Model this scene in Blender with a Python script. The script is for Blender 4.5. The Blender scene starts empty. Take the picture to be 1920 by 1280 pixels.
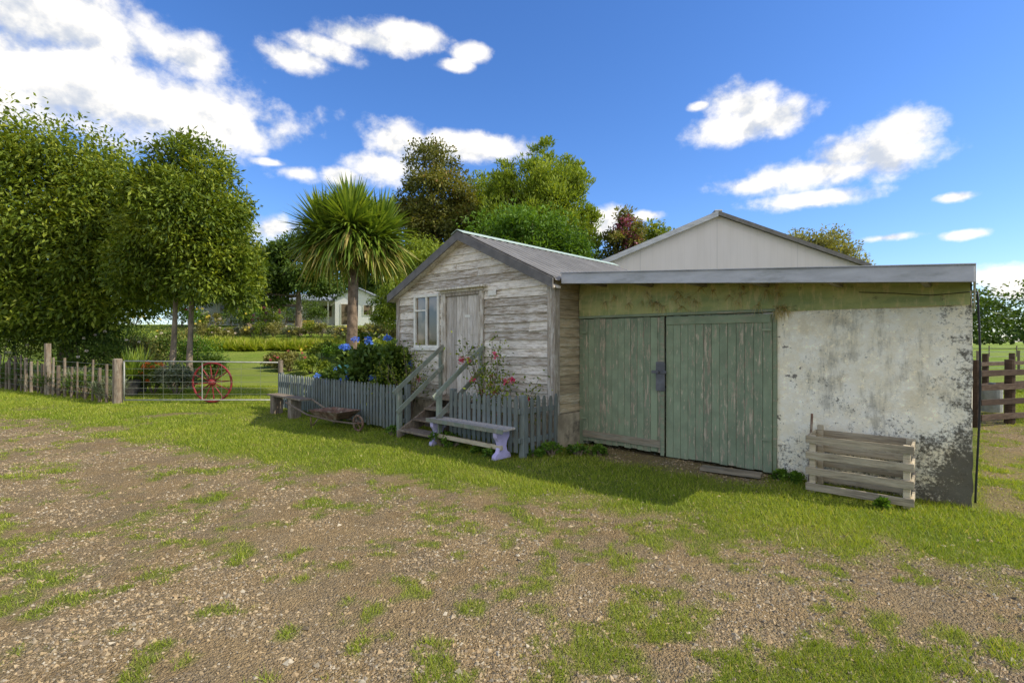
import bpy, math, random
import numpy as np
from mathutils import Vector, Matrix
rng=np.random.default_rng(7); random.seed(7)
S=bpy.context.scene; COL=S.collection
F=950.0; CH=1.6
def sstep(a,b,x):
    t=np.clip((np.asarray(x,float)-a)/(b-a),0,1); return t*t*(3-2*t)
# ---------- numpy noise
_perm=rng.random((256,256))
def vn(x,y):
    xi=np.floor(x).astype(int); yi=np.floor(y).astype(int)
    fx=x-xi; fy=y-yi; fx=fx*fx*(3-2*fx); fy=fy*fy*(3-2*fy)
    a=_perm[xi%256,yi%256]; b=_perm[(xi+1)%256,yi%256]; c=_perm[xi%256,(yi+1)%256]; d=_perm[(xi+1)%256,(yi+1)%256]
    return (a*(1-fx)+b*fx)*(1-fy)+(c*(1-fx)+d*fx)*fy
def fbm(x,y,o=4):
    s=0;a=.5;t=0
    for i in range(o):
        s=s+a*vn(x*2**i+17.3*i,y*2**i+9.1*i); t+=a; a*=.5
    return s/t
# ---------- terrain
def gh(x,y):
    x=np.asarray(x,float); y=np.asarray(y,float)
    hy=np.interp(y,[13.5,18,25,35,45,60,120,300],[0,.15,.7,1.8,3.0,3.7,4.2,4.5])
    m=1-sstep(0,9,x-0.05*y)
    return hy*m
BX=[-40,-11.35,-8.1,-5.0,-2.6,-1.27,-.34,.7,1.55,2.6,3.5,6,40]
BY=[16,10.9,9.3,7.41,6.2,5.74,5.33,4.75,4.34,3.85,3.4,2.6,-6]
AN=math.radians(-42.34); U=np.array([math.cos(AN),math.sin(AN)]); N=np.array([-math.sin(AN),math.cos(AN)])
CO=np.array([.62,7.53])
def toL(x,y):
    dx=x-CO[0]; dy=y-CO[1]; return dx*U[0]+dy*U[1], dx*N[0]+dy*N[1]
def fromL(x,y): return CO[0]+x*U[0]+y*N[0], CO[1]+x*U[1]+y*N[1]
def gmask(x,y):
    yb=np.interp(x,BX,BY)
    d=(y-yb)
    n=fbm(x*1.3,y*1.3,5)-.5; n2=fbm(x*4+50,y*4+31,4)-.5
    g=sstep(-.30,.50,d+n*1.0+n2*1.0)
    p=fbm(x*1.6+90,y*1.6+12,5); q=fbm(x*7+3,y*7+77,4); q2=fbm(x*17+3,y*17+7,2)
    bias=.07*sstep(-1.5,2,x)*sstep(5,3,y)-.03*sstep(-.5,-2.5,x)
    pm=sstep(.57,.76,p+bias+(q-.5)*.40+(q2-.5)*.30)*.85
    pm2=sstep(.59,.75,fbm(x*5+9,y*5+4,3)+bias*.8+(q2-.5)*.25)*.75
    g=np.maximum(g,np.maximum(pm,pm2))
    b=sstep(.54,.66,fbm(x*.8+5,y*.8+55,4))*sstep(-4,-8,x)*sstep(13,11,y)
    g=g*(1-b*.8)
    lx,ly=toL(x,y)
    dirt=sstep(-.25,.25,ly+(n)*.6)*sstep(.1,.5,lx)*sstep(3.1,2.6,lx)*sstep(1.2,.8,ly)
    g=g*(1-dirt*.85)
    d2=sstep(4.5,5.0,lx)*sstep(3.0,4.4,ly)*sstep(8.4,6.6,ly)*sstep(.32,.5,fbm(x*2,y*2,3))
    d3=sstep(4.6,4.75,lx)*sstep(5.3,5.0,lx)*sstep(.4,.9,ly)*sstep(.3,.5,fbm(x*4,y*4,3))
    g=g*(1-np.maximum(d2,d3*.8)*.93)
    return g
# ---------- node helpers
class NT:
    def __init__(s,m):
        s.t=m.node_tree; s.t.nodes.clear(); s.x=0
    def n(s,typ,ins=None,**kw):
        nd=s.t.nodes.new(typ)
        for k,v in kw.items(): setattr(nd,k,v)
        if ins:
            for k,v in ins.items():
                sk=nd.inputs[k]
                if isinstance(v,bpy.types.NodeSocket): s.t.links.new(v,sk)
                else:
                    if hasattr(sk,'default_value') and isinstance(v,(tuple,list)) and sk.type=='RGBA' and len(v)==3: v=(*v,1)
                    sk.default_value=v
        return nd
    def math(s,op,a,b=0.0,clamp=False):
        return s.n('ShaderNodeMath',{0:a,1:b},operation=op,use_clamp=clamp).outputs[0]
    def mix(s,f,a,b,bt='MIX'):
        nd=s.t.nodes.new('ShaderNodeMix'); nd.data_type='RGBA'; nd.blend_type=bt
        for k,v in ((0,f),(6,a),(7,b)):
            sk=nd.inputs[k]
            if isinstance(v,bpy.types.NodeSocket): s.t.links.new(v,sk)
            else: sk.default_value=(*v,1) if isinstance(v,(tuple,list)) and len(v)==3 else v
        return nd.outputs[2]
    def ss(s,v,a,b,to0=0.0,to1=1.0):
        nd=s.n('ShaderNodeMapRange',{'Value':v,'From Min':a,'From Max':b,'To Min':to0,'To Max':to1},interpolation_type='SMOOTHSTEP'); return nd.outputs[0]
    def noise(s,vec,scale,detail=4,rough=.55,dist=0):
        return s.n('ShaderNodeTexNoise',{'Vector':vec,'Scale':scale,'Detail':detail,'Roughness':rough,'Distortion':dist}).outputs[0]
    def obj(s): return s.n('ShaderNodeTexCoord').outputs['Object']
    def mapv(s,v,sc,loc=(0,0,0)): return s.n('ShaderNodeMapping',{'Vector':v,'Scale':sc,'Location':loc}).outputs[0]
    def attr(s,name='rnd'): return s.n('ShaderNodeAttribute',attribute_name=name).outputs['Fac']
    def ramp(s,f,stops):
        nd=s.n('ShaderNodeValToRGB',{0:f}); cr=nd.color_ramp
        while len(cr.elements)<len(stops): cr.elements.new(.5)
        for e,(p,c) in zip(cr.elements,stops): e.position=p; e.color=(*c,1)
        return nd.outputs[0]
    def bump(s,h,st=.5,d=.01): return s.n('ShaderNodeBump',{'Height':h,'Strength':st,'Distance':d}).outputs[0]
    def bsdf(s,col,rough=.8,metal=0.0,nrm=None,spec=.3):
        i={'Base Color':col,'Roughness':rough,'Metallic':metal,'Specular IOR Level':spec}
        if nrm is not None: i['Normal']=nrm
        return s.n('ShaderNodeBsdfPrincipled',i).outputs[0]
    def out(s,sh): s.n('ShaderNodeOutputMaterial',{'Surface':sh})
def newmat(name):
    m=bpy.data.materials.new(name); m.use_nodes=True; return m,NT(m)
def M_leaf(name,stops,transl=.3,rough=.55,spec=.35):
    m,t=newmat(name); r=t.attr()
    c=t.ramp(r,stops)
    b=t.bsdf(c,rough,spec=spec)
    tc=t.mix(1.0,c,(1.6,1.5,.6),'MULTIPLY')
    tr=t.n('ShaderNodeBsdfTranslucent',{'Color':tc}).outputs[0]
    t.out(t.n('ShaderNodeMixShader',{0:transl,1:b,2:tr}).outputs[0]); return m
def M_plain(name,col,rough=.7,metal=0.0,var=.25,scale=8,bump=.2,col2=None,fac=(.45,.65),spec=.3,stretch=(1,1,1)):
    m,t=newmat(name); o=t.mapv(t.obj(),stretch)
    n=t.noise(o,scale,6,.6)
    lo=tuple(c*(1-var) for c in col); hi=tuple(min(1,c*(1+var)) for c in col)
    c=t.mix(t.ss(n,.3,.7),lo,hi)
    if col2: c=t.mix(t.ss(t.noise(o,scale*.6,8,.7),fac[0],fac[1]),c,col2)
    t.out(t.bsdf(c,rough,metal,t.bump(t.noise(o,scale*5,5,.6),bump,.01),spec)); return m
def M_wood(name,base,paint=None,pf=(.45,.55),stretch=(1.2,1.2,22),dark=.35,rough=.85,lichen=None,psc=2.6,crack=.6,rv=.12):
    m,t=newmat(name); o=t.obj(); r=t.attr()
    off=t.n('ShaderNodeCombineXYZ',{0:t.math('MULTIPLY',r,37.0),1:t.math('MULTIPLY',r,11.0),2:t.math('MULTIPLY',r,5.0)}).outputs[0]
    o=t.n('ShaderNodeVectorMath',{0:o,1:off},operation='ADD').outputs[0]
    g=t.noise(t.mapv(o,stretch),3.0,8,.65)
    f=t.noise(t.mapv(o,stretch),14.0,4,.6)
    c=t.mix(t.ss(g,.3,.7),tuple(x*(1-dark) for x in base),tuple(x*(1+dark) for x in base))
    c=t.mix(t.ss(t.noise(o,2.5,4,.6),.5,.7,0,.4),c,tuple(x*.5 for x in base))
    if paint:
        s2=tuple(1+(x-1)*.35 for x in stretch)
        p=t.noise(t.mapv(o,s2),psc,12,.78)
        p=t.math('ADD',p,t.math('MULTIPLY',t.math('SUBTRACT',r,.5),rv))
        pc=t.mix(t.ss(t.noise(o,4,5,.6),.35,.65),tuple(x*.8 for x in paint),paint)
        c=t.mix(t.ss(p,pf[0],pf[1]),c,pc)
    if lichen: c=t.mix(t.ss(t.noise(o,9,6,.7),.6,.7,0,.6),c,lichen)
    c=t.mix(t.ss(f,.37,.25,0,crack),c,tuple(x*.3 for x in base))
    c=t.mix(1.0,c,t.n('ShaderNodeCombineColor',{0:t.ss(r,0,1,.83,1.12),1:t.ss(r,0,1,.83,1.11),2:t.ss(r,0,1,.83,1.09)}).outputs[0],'MULTIPLY')
    t.out(t.bsdf(c,rough,0,t.bump(f,.5,.006),.2)); return m
# ---------- materials
m_board=M_wood('weathered_boards',(.38,.31,.23),(.82,.77,.69),(.395,.56),(1.2,1.2,22),lichen=(.55,.51,.41),psc=3.8,rv=.09)
m_boardside=M_wood('side_boards',(.44,.35,.23),(.60,.54,.41),(.50,.66),(1.2,1.2,22),lichen=(.46,.45,.29))
m_door=M_wood('old_door_wood',(.48,.43,.37),(.70,.66,.61),(.42,.6),(22,22,1.0))
m_kick=M_wood('kick_board_wood',(.30,.25,.18),(.33,.32,.25),(.42,.6),(1,1,16))
m_trim=M_wood('trim_wood',(.42,.36,.29),(.72,.68,.60),(.44,.56),(15,15,1.2))
m_green=M_wood('green_door_paint',(.46,.39,.29),(.275,.335,.225),(.41,.465),(14,14,1.0),dark=.4,psc=5.5)
m_greenrail=M_wood('green_rail_paint',(.38,.33,.24),(.285,.345,.23),(.40,.47),(1,1,14),psc=5)
m_picket=M_wood('picket_paint',(.20,.21,.18),(.20,.23,.22),(.4,.5),(16,16,1.5),rough=.7)
m_rail=M_wood('handrail_paint',(.32,.31,.25),(.27,.31,.25),(.4,.5),(3,3,3))
m_crate=M_wood('crate_wood',(.42,.35,.25),(.56,.49,.36),(.45,.6),(1.5,1.5,22))
m_post=M_wood('fence_post_wood',(.20,.155,.115),(.30,.26,.205),(.5,.62),(12,12,1.2))
m_yard=M_wood('yard_rail_wood',(.07,.045,.03),(.12,.085,.06),(.5,.62),(2,2,16))
m_lilac=M_plain('lilac_paint',(.52,.46,.72),.5,var=.15,col2=(.65,.63,.68),fac=(.55,.65))
m_bark=M_plain('bark',(.20,.155,.11),.95,var=.4,scale=9,bump=.8,stretch=(1,1,.3))
m_bark2=M_plain('pale_bark',(.24,.19,.14),.95,var=.4,scale=9,bump=.8,stretch=(1,1,.3))
m_bark3=M_plain('palm_bark',(.20,.145,.10),.95,var=.5,scale=7,bump=1,stretch=(1,1,.8))
m_metal=M_plain('galvanised_metal',(.47,.48,.50),.6,.1,var=.14,scale=5,bump=.15,col2=(.34,.35,.35),fac=(.50,.66),stretch=(.5,.5,2))
m_gate=M_plain('gate_steel',(.36,.36,.33),.5,.2,var=.2)
m_wire=M_plain('wire',(.24,.25,.20),.5,.1)
m_barge=M_plain('dark_barge',(.15,.14,.13),.6,var=.2)
m_roof=M_plain('corrugated_roof',(.28,.265,.24),.5,.1,var=.12,scale=2.5,bump=.05,col2=(.36,.345,.32),fac=(.5,.75))
m_ridge=M_plain('ridge_cap',(.45,.54,.46),.5,.1,var=.1)
m_white=M_plain('white_paint',(.80,.78,.70),.6,var=.1,col2=(.55,.52,.44),fac=(.58,.70))
m_housew=M_plain('house_white',(.78,.79,.80),.7,var=.04)
m_rust=M_plain('rusty_steel',(.18,.105,.07),.85,.0,var=.5,scale=12,bump=.5,col2=(.30,.24,.17),fac=(.48,.62))
m_red=M_plain('red_paint',(.24,.025,.028),.55,var=.3,col2=(.17,.06,.05),fac=(.52,.66))
m_black=M_plain('black_rubber',(.02,.02,.02),.5)
m_yellow=M_plain('yellow_paint',(.85,.62,.03),.5,var=.1)
m_teal=M_plain('teal_plastic',(.25,.68,.62),.35,var=.08)
m_pot=M_plain('dark_pot',(.10,.09,.08),.6)
m_darkroof=M_plain('grey_house_roof',(.26,.28,.31),.6,var=.1)
m_rock=M_plain('stone',(.36,.31,.25),.9,var=.35,scale=5,bump=.6)
m_conc=M_plain('foundation_concrete',(.42,.35,.25),.9,var=.35,scale=4,bump=.6,col2=(.15,.13,.095),fac=(.50,.7))
m_handle=M_plain('iron',(.15,.15,.16),.5,.4)
def glassmat():
    m,t=newmat('window_glass'); n=t.noise(t.obj(),1.6,3,.5)
    t.out(t.bsdf(t.mix(t.ss(n,.42,.60),(.05,.04,.03),(.26,.20,.14)),.05,0,t.bump(n,.05,.02),.8)); return m
m_glass=glassmat()
def concwall():
    m,t=newmat('stained_plaster_wall'); o=t.obj()
    sx=t.n('ShaderNodeSeparateXYZ',{0:o}); X=sx.outputs[0]; Z=sx.outputs[2]
    n1=t.noise(o,1.9,10,.7); n2=t.noise(o,6,10,.75); n3=t.noise(t.mapv(o,(5,5,.9)),1.5,10,.8); n4=t.noise(o,38,5,.75); n5=t.noise(o,14,8,.75)
    c=t.mix(t.ss(n2,.35,.65),(.88,.80,.61),(.95,.91,.79))
    c=t.mix(t.ss(t.noise(o,2.6,10,.75),.51,.61,0,.5),c,(.74,.63,.43))
    st=t.math('ADD',n3,t.ss(Z,.4,1.9,-.05,.05))
    st=t.math('ADD',st,t.math('MULTIPLY',t.math('SUBTRACT',n1,.5),1.0))
    st=t.math('ADD',st,t.ss(X,2.9,3.5,-.05,.02))
    c=t.mix(t.ss(st,.50,.72,0,.64),c,(.31,.285,.225))
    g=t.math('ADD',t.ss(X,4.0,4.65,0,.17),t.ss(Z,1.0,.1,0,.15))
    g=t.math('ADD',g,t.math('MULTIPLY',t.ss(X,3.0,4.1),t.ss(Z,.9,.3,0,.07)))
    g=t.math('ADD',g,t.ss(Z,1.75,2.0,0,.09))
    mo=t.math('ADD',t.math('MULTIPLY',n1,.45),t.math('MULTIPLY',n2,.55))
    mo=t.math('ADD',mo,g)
    mo=t.math('ADD',mo,t.math('MULTIPLY',t.math('SUBTRACT',n4,.5),.75))
    mo=t.math('ADD',mo,t.math('MULTIPLY',t.math('SUBTRACT',n5,.5),.5))
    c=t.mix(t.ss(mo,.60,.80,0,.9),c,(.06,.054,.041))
    c=t.mix(t.ss(n5,.52,.66,0,.28),c,t.mix(1.0,c,(2.1,2.0,1.8),'MULTIPLY'))
    sp=t.math('ADD',n4,t.math('MULTIPLY',n1,.55))
    c=t.mix(t.ss(sp,.89,.97,0,.6),c,(.06,.055,.045))
    ch=t.math('ADD',t.noise(o,4.7,10,.7),t.ss(X,3.3,2.9,0,.08))
    c=t.mix(t.ss(ch,.665,.68),c,(.23,.21,.18))
    h=t.math('ADD',t.math('MULTIPLY',n2,.6),t.math('MULTIPLY',n4,.4))
    t.out(t.bsdf(c,.92,0,t.bump(h,.8,.016),.15)); return m
m_cwall=concwall()
def bandmat():
    m,t=newmat('mossy_green_sheet'); o=t.obj()
    n=t.noise(t.mapv(o,(1,1,3)),2.2,8,.65); n2=t.noise(t.mapv(o,(6,6,1)),3,8,.7)
    c=t.mix(t.ss(n,.35,.65),(.30,.35,.14),(.46,.46,.19))
    c=t.mix(t.ss(n2,.50,.62,0,.7),c,(.60,.52,.26))
    c=t.mix(t.ss(t.noise(o,7,8,.75),.57,.68,0,.75),c,(.16,.15,.08))
    t.out(t.bsdf(c,.85,0,t.bump(n,.5,.02),.2)); return m
m_band=bandmat()
def shedmat():
    m,t=newmat('pale_panel_cladding'); o=t.obj()
    sx=t.n('ShaderNodeSeparateXYZ',{0:o}).outputs[0]
    w=t.math('FRACT',t.math('MULTIPLY',sx,5.0)); ln=t.math('LESS_THAN',w,.07)
    w2=t.math('FRACT',t.math('MULTIPLY',t.math('ADD',sx,.01),.42)); l2=t.math('LESS_THAN',w2,.010)
    n=t.noise(t.mapv(o,(3,3,.4)),1.5,5,.6)
    c=t.mix(t.ss(n,.3,.7),(.66,.61,.585),(.70,.65,.63))
    c=t.mix(t.math('MULTIPLY',ln,.12),c,(.38,.37,.37)); c=t.mix(t.math('MULTIPLY',l2,.25),c,(.25,.25,.25))
    t.out(t.bsdf(c,.7,0,None,.2)); return m
m_shed=shedmat()
def groundmat():
    m,t=newmat('ground_soil_and_grass'); o=t.obj(); g=t.attr('grass')
    far=t.attr('far')
    v=t.n('ShaderNodeTexVoronoi',{'Vector':o,'Scale':60.0},feature='F1'); v2=t.n('ShaderNodeTexVoronoi',{'Vector':o,'Scale':130.0},feature='F1')
    sc=t.n('ShaderNodeSeparateColor',{0:v.outputs['Color']}).outputs[0]; sc2=t.n('ShaderNodeSeparateColor',{0:v2.outputs['Color']}).outputs[0]
    stops=[(0,(.085,.065,.038)),(.35,(.26,.19,.10)),(.65,(.40,.30,.17)),(1,(.20,.165,.115))]
    st=t.mix(.45,t.ramp(sc,stops),t.ramp(sc2,stops))
    n=t.noise(o,.9,6,.6); n2=t.noise(o,18,6,.7)
    soil=t.mix(t.ss(n2,.3,.7),(.20,.13,.06),(.43,.305,.15))
    c=t.mix(t.ss(t.noise(o,2.2,4,.6),.42,.58,.25,.95),soil,st)
    c=t.mix(t.ss(n,.3,.7,0,.3),c,(.48,.345,.18))
    gn=t.noise(o,1.1,7,.65); gf=t.noise(o,26,5,.7)
    gc=t.mix(t.ss(gf,.3,.7),(.10,.145,.02),(.22,.27,.04))
    gc=t.mix(t.ss(gn,.48,.68,0,.6),gc,(.33,.30,.09))
    fc=t.mix(t.ss(t.noise(o,.15,6,.65),.35,.65),(.19,.29,.03),(.31,.36,.07))
    fc=t.mix(t.ss(t.noise(o,2.0,6,.7),.5,.7,0,.4),fc,(.14,.22,.03))
    gc=t.mix(far,gc,fc)
    c=t.mix(g,c,gc)
    hh=t.math('ADD',t.math('MULTIPLY',v.outputs['Distance'],-.8),t.math('MULTIPLY',v2.outputs['Distance'],-.5))
    hh=t.math('ADD',hh,t.math('MULTIPLY',n2,.5))
    t.out(t.bsdf(c,.95,0,t.bump(hh,1.0,.025),.1)); return m
m_ground=groundmat()
def stonemat():
    m,t=newmat('gravel_stone'); r=t.attr(); n=t.noise(t.obj(),60,3,.6)
    c=t.ramp(r,[(0,(.105,.088,.062)),(.2,(.25,.195,.13)),(.45,(.41,.29,.155)),(.7,(.50,.385,.23)),(.88,(.29,.25,.185)),(1,(.60,.52,.38))])
    c=t.mix(t.ss(n,.3,.7,0,.3),c,(.17,.125,.075))
    t.out(t.bsdf(c,.85,0,None,.15)); return m
m_stone=stonemat()
m_grass=M_leaf('grass_blades',[(0,(.11,.17,.012)),(.45,(.25,.325,.025)),(.8,(.39,.43,.045)),(1,(.56,.48,.17))],.35)
m_l1=M_leaf('broadleaf_foliage',[(0,(.035,.07,.008)),(.45,(.15,.21,.018)),(.85,(.32,.36,.035)),(1,(.46,.46,.07))],.28)
m_l2=M_leaf('dark_foliage',[(0,(.03,.06,.01)),(.5,(.09,.15,.02)),(1,(.19,.26,.04))],.25)
m_l3=M_leaf('reddish_foliage',[(0,(.06,.07,.018)),(.5,(.18,.19,.04)),(.8,(.29,.27,.06)),(1,(.36,.17,.08))],.28)
m_l4=M_leaf('bright_foliage',[(0,(.09,.14,.012)),(.5,(.24,.32,.03)),(1,(.42,.46,.06))],.35)
m_l5=M_leaf('vivid_foliage',[(0,(.04,.09,.01)),(.5,(.11,.21,.02)),(1,(.21,.34,.035))],.3)
m_l6=M_leaf('grey_green_foliage',[(0,(.10,.12,.06)),(.5,(.20,.23,.13)),(1,(.32,.33,.21))],.2)
m_l7=M_leaf('olive_brown_foliage',[(0,(.10,.095,.03)),(.5,(.25,.245,.07)),(1,(.40,.37,.12))],.3)
m_palm=M_leaf('strap_leaves',[(0,(.50,.38,.14)),(.12,(.38,.36,.08)),(.3,(.055,.10,.015)),(.7,(.18,.27,.03)),(1,(.38,.45,.06))],.25,.35,.5)
m_pink=M_leaf('pink_petals',[(0,(.6,.03,.12)),(1,(.8,.14,.28))],.2)
m_blue=M_leaf('blue_petals',[(0,(.05,.14,.75)),(1,(.18,.38,.95))],.2)
m_orange=M_leaf('orange_petals',[(0,(.7,.08,.02)),(1,(.9,.28,.05))],.2)
m_mauve=M_leaf('purple_bloom',[(0,(.20,.05,.09)),(1,(.42,.13,.20))],.2)
m_wpet=M_leaf('white_petals',[(0,(.75,.65,.6)),(1,(.9,.8,.8))],.2)
m_ypet=M_leaf('yellow_petals',[(0,(.8,.6,.05)),(1,(.9,.8,.2))],.2)
m_hay=M_leaf('dry_straw',[(0,(.45,.36,.17)),(1,(.65,.56,.3))],.2)
# ---------- object helpers
def thing(name,label,cat,loc=(0,0,0),rz=0,group=None):
    e=bpy.data.objects.new(name,None); e.empty_display_size=.2; COL.objects.link(e)
    e.location=loc; e.rotation_euler=(0,0,rz); e['label']=label; e['category']=cat
    if group: e['group']=group
    return e
def fast(name,V,Fc,mat,parent=None,rnd=None,smooth=False,loc=None):
    V=np.asarray(V,np.float32); Fc=np.asarray(Fc,np.int32); k=Fc.shape[1]; n=len(Fc)
    me=bpy.data.meshes.new(name); me.vertices.add(len(V)); me.vertices.foreach_set('co',V.ravel())
    me.loops.add(n*k); me.loops.foreach_set('vertex_index',Fc.ravel())
    me.polygons.add(n); me.polygons.foreach_set('loop_start',np.arange(n,dtype=np.int32)*k)
    try: me.polygons.foreach_set('loop_total',np.full(n,k,np.int32))
    except Exception: pass
    me.update(calc_edges=True)
    if rnd is not None:
        a=me.attributes.new('rnd','FLOAT','POINT'); a.data.foreach_set('value',np.asarray(rnd,np.float32))
    me.polygons.foreach_set('use_smooth',np.full(n,smooth,bool))
    me.materials.append(mat)
    ob=bpy.data.objects.new(name,me); COL.objects.link(ob)
    if parent: ob.parent=parent
    if loc is not None: ob.location=loc
    return ob
class MB:
    def __init__(s): s.v=[]; s.f=[]; s.r=[]
    def add(s,vs,fs,r=None):
        if r is None: r=random.random()
        b=len(s.v); s.v+= [tuple(v) for v in vs]; s.f+=[tuple(b+i for i in f) for f in fs]; s.r+=[r]*len(vs)
    def hexa(s,c8,r=None):
        s.add(c8,[(3,2,1,0),(4,5,6,7),(0,1,5,4),(1,2,6,5),(2,3,7,6),(3,0,4,7)],r)
    def box(s,x0,x1,y0,y1,z0,z1,r=None,M=None):
        c=[(x0,y0,z0),(x1,y0,z0),(x1,y1,z0),(x0,y1,z0),(x0,y0,z1),(x1,y0,z1),(x1,y1,z1),(x0,y1,z1)]
        if M is not None: c=[tuple(M@Vector(p)) for p in c]
        s.hexa(c,r)
    def beam(s,a,b,w,h,up=(0,0,1),r=None):
        a=Vector(a);b=Vector(b);d=(b-a).normalized(); sd=d.cross(Vector(up)).normalized()*w/2; u=sd.cross(d).normalized()*h/2
        s.hexa([a-sd-u,a+sd-u,b+sd-u,b-sd-u,a-sd+u,a+sd+u,b+sd+u,b-sd+u],r)
    def tube(s,pts,rad,n=8,r=None,cap=True):
        pts=[Vector(p) for p in pts]
        if not hasattr(rad,'__len__'): rad=[rad]*len(pts)
        vs=[]
        ref=Vector((0.13,.2,1)).normalized()
        for i,p in enumerate(pts):
            d=(pts[min(i+1,len(pts)-1)]-pts[max(i-1,0)]).normalized()
            rr=ref if abs(d.dot(ref))<.95 else Vector((1,0,0))
            a=d.cross(rr).normalized(); b=d.cross(a)
            for k in range(n):
                t=2*math.pi*k/n; vs.append(p+(a*math.cos(t)+b*math.sin(t))*rad[i])
        fs=[(i*n+k,i*n+(k+1)%n,(i+1)*n+(k+1)%n,(i+1)*n+k) for i in range(len(pts)-1) for k in range(n)]
        if cap: fs+=[tuple(range(n)),tuple((len(pts)-1)*n+k for k in reversed(range(n)))]
        s.add(vs,fs,r)
    def prism(s,poly,y0,y1,r=None):
        n=len(poly); vs=[(x,y0,z) for x,z in poly]+[(x,y1,z) for x,z in poly]
        s.add(vs,[tuple(range(n)),tuple(reversed(range(n,2*n)))]+[(i+n,(i+1)%n+n,(i+1)%n,i) for i in range(n)],r)
    def ring(s,c,R,r0,axis='y',n=40,m=6,r=None):
        vs=[]
        for i in range(n):
            t=2*math.pi*i/n
            for k in range(m):
                q=2*math.pi*k/m; rr=R+r0*math.cos(q); w=r0*math.sin(q)
                vs.append((c[0]+rr*math.cos(t),c[1]+w,c[2]+rr*math.sin(t)))
        s.add(vs,[(i*m+k,((i+1)%n)*m+k,((i+1)%n)*m+(k+1)%m,i*m+(k+1)%m) for i in range(n) for k in range(m)],r)
    def obj(s,name,mat,parent=None,bevel=0,smooth=False,label=None,loc=None):
        me=bpy.data.meshes.new(name); me.from_pydata(s.v,[],s.f); me.update()
        a=me.attributes.new('rnd','FLOAT','POINT'); a.data.foreach_set('value',s.r)
        me.materials.append(mat)
        import bmesh
        bm=bmesh.new(); bm.from_mesh(me); bmesh.ops.recalc_face_normals(bm,faces=bm.faces); bm.to_mesh(me); bm.free()
        if smooth:
            for p in me.polygons: p.use_smooth=True
        ob=bpy.data.objects.new(name,me); COL.objects.link(ob)
        if parent: ob.parent=parent
        if loc: ob.location=loc
        if bevel:
            b=ob.modifiers.new('bevel','BEVEL'); b.width=bevel; b.segments=2; b.limit_method='ANGLE'
        if label: ob['label']=label
        return ob
# ---------- foliage
def norm(a): return a/np.maximum(np.linalg.norm(a,axis=1,keepdims=True),1e-6)
def leafmesh(P,out,L,W,droop=.3,spread=.7,rnd=None,fold=.12):
    n=len(P); L=L*rng.uniform(.7,1.3,n)[:,None]; W=W*rng.uniform(.7,1.3,n)[:,None]
    d=norm(out*.7+rng.normal(0,spread,(n,3))+np.array([0,0,-droop]))
    s=norm(np.cross(d,rng.normal(0,.5,(n,3))+np.array([0,0,1.0]))); nn=np.cross(s,d)
    V=np.empty((n,4,3)); V[:,0]=P; V[:,1]=P+d*L*.5+s*W*.5+nn*fold*W; V[:,2]=P+d*L; V[:,3]=P+d*L*.5-s*W*.5+nn*fold*W
    i=np.arange(n)[:,None]*4
    Fc=np.concatenate([i+np.array([0,1,2]),i+np.array([0,2,3])])
    r=np.repeat(np.clip(rnd,0,1),4)
    return V.reshape(-1,3),Fc,r
def crownpts(c,rad,nl,lr,nleaf,zmin=-.7,shell=.55,flat=.75):
    c=np.array(c,float); rad=np.array(rad,float)
    d=norm(rng.normal(0,1,(nl*3,3))); d=d[d[:,2]>zmin][:nl]; nl=len(d)
    fac=rng.uniform(.35,1.08,nl)**.6
    lc=d*rad*fac[:,None]*(1-lr*.35)
    lrad=lr*min(rad[0],rad[2])*rng.uniform(.5,1.45,nl)
    lb=rng.uniform(-.18,.18,nl)
    w=lrad**2; idx=rng.choice(nl,nleaf,p=w/w.sum())
    e=norm(rng.normal(0,1,(nleaf,3))); rr=rng.uniform(0,1,nleaf)**(1-shell*.8)
    rr=rr*(1+.35*(rng.random(nleaf)-.5))
    P=lc[idx]+e*(rr*lrad[idx])[:,None]*np.array([1,1,flat])
    out=norm(e+.5*d[idx]+np.array([0,0,.2]))
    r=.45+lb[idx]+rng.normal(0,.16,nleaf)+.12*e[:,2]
    return P+c,out,r,lc+c
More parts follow.
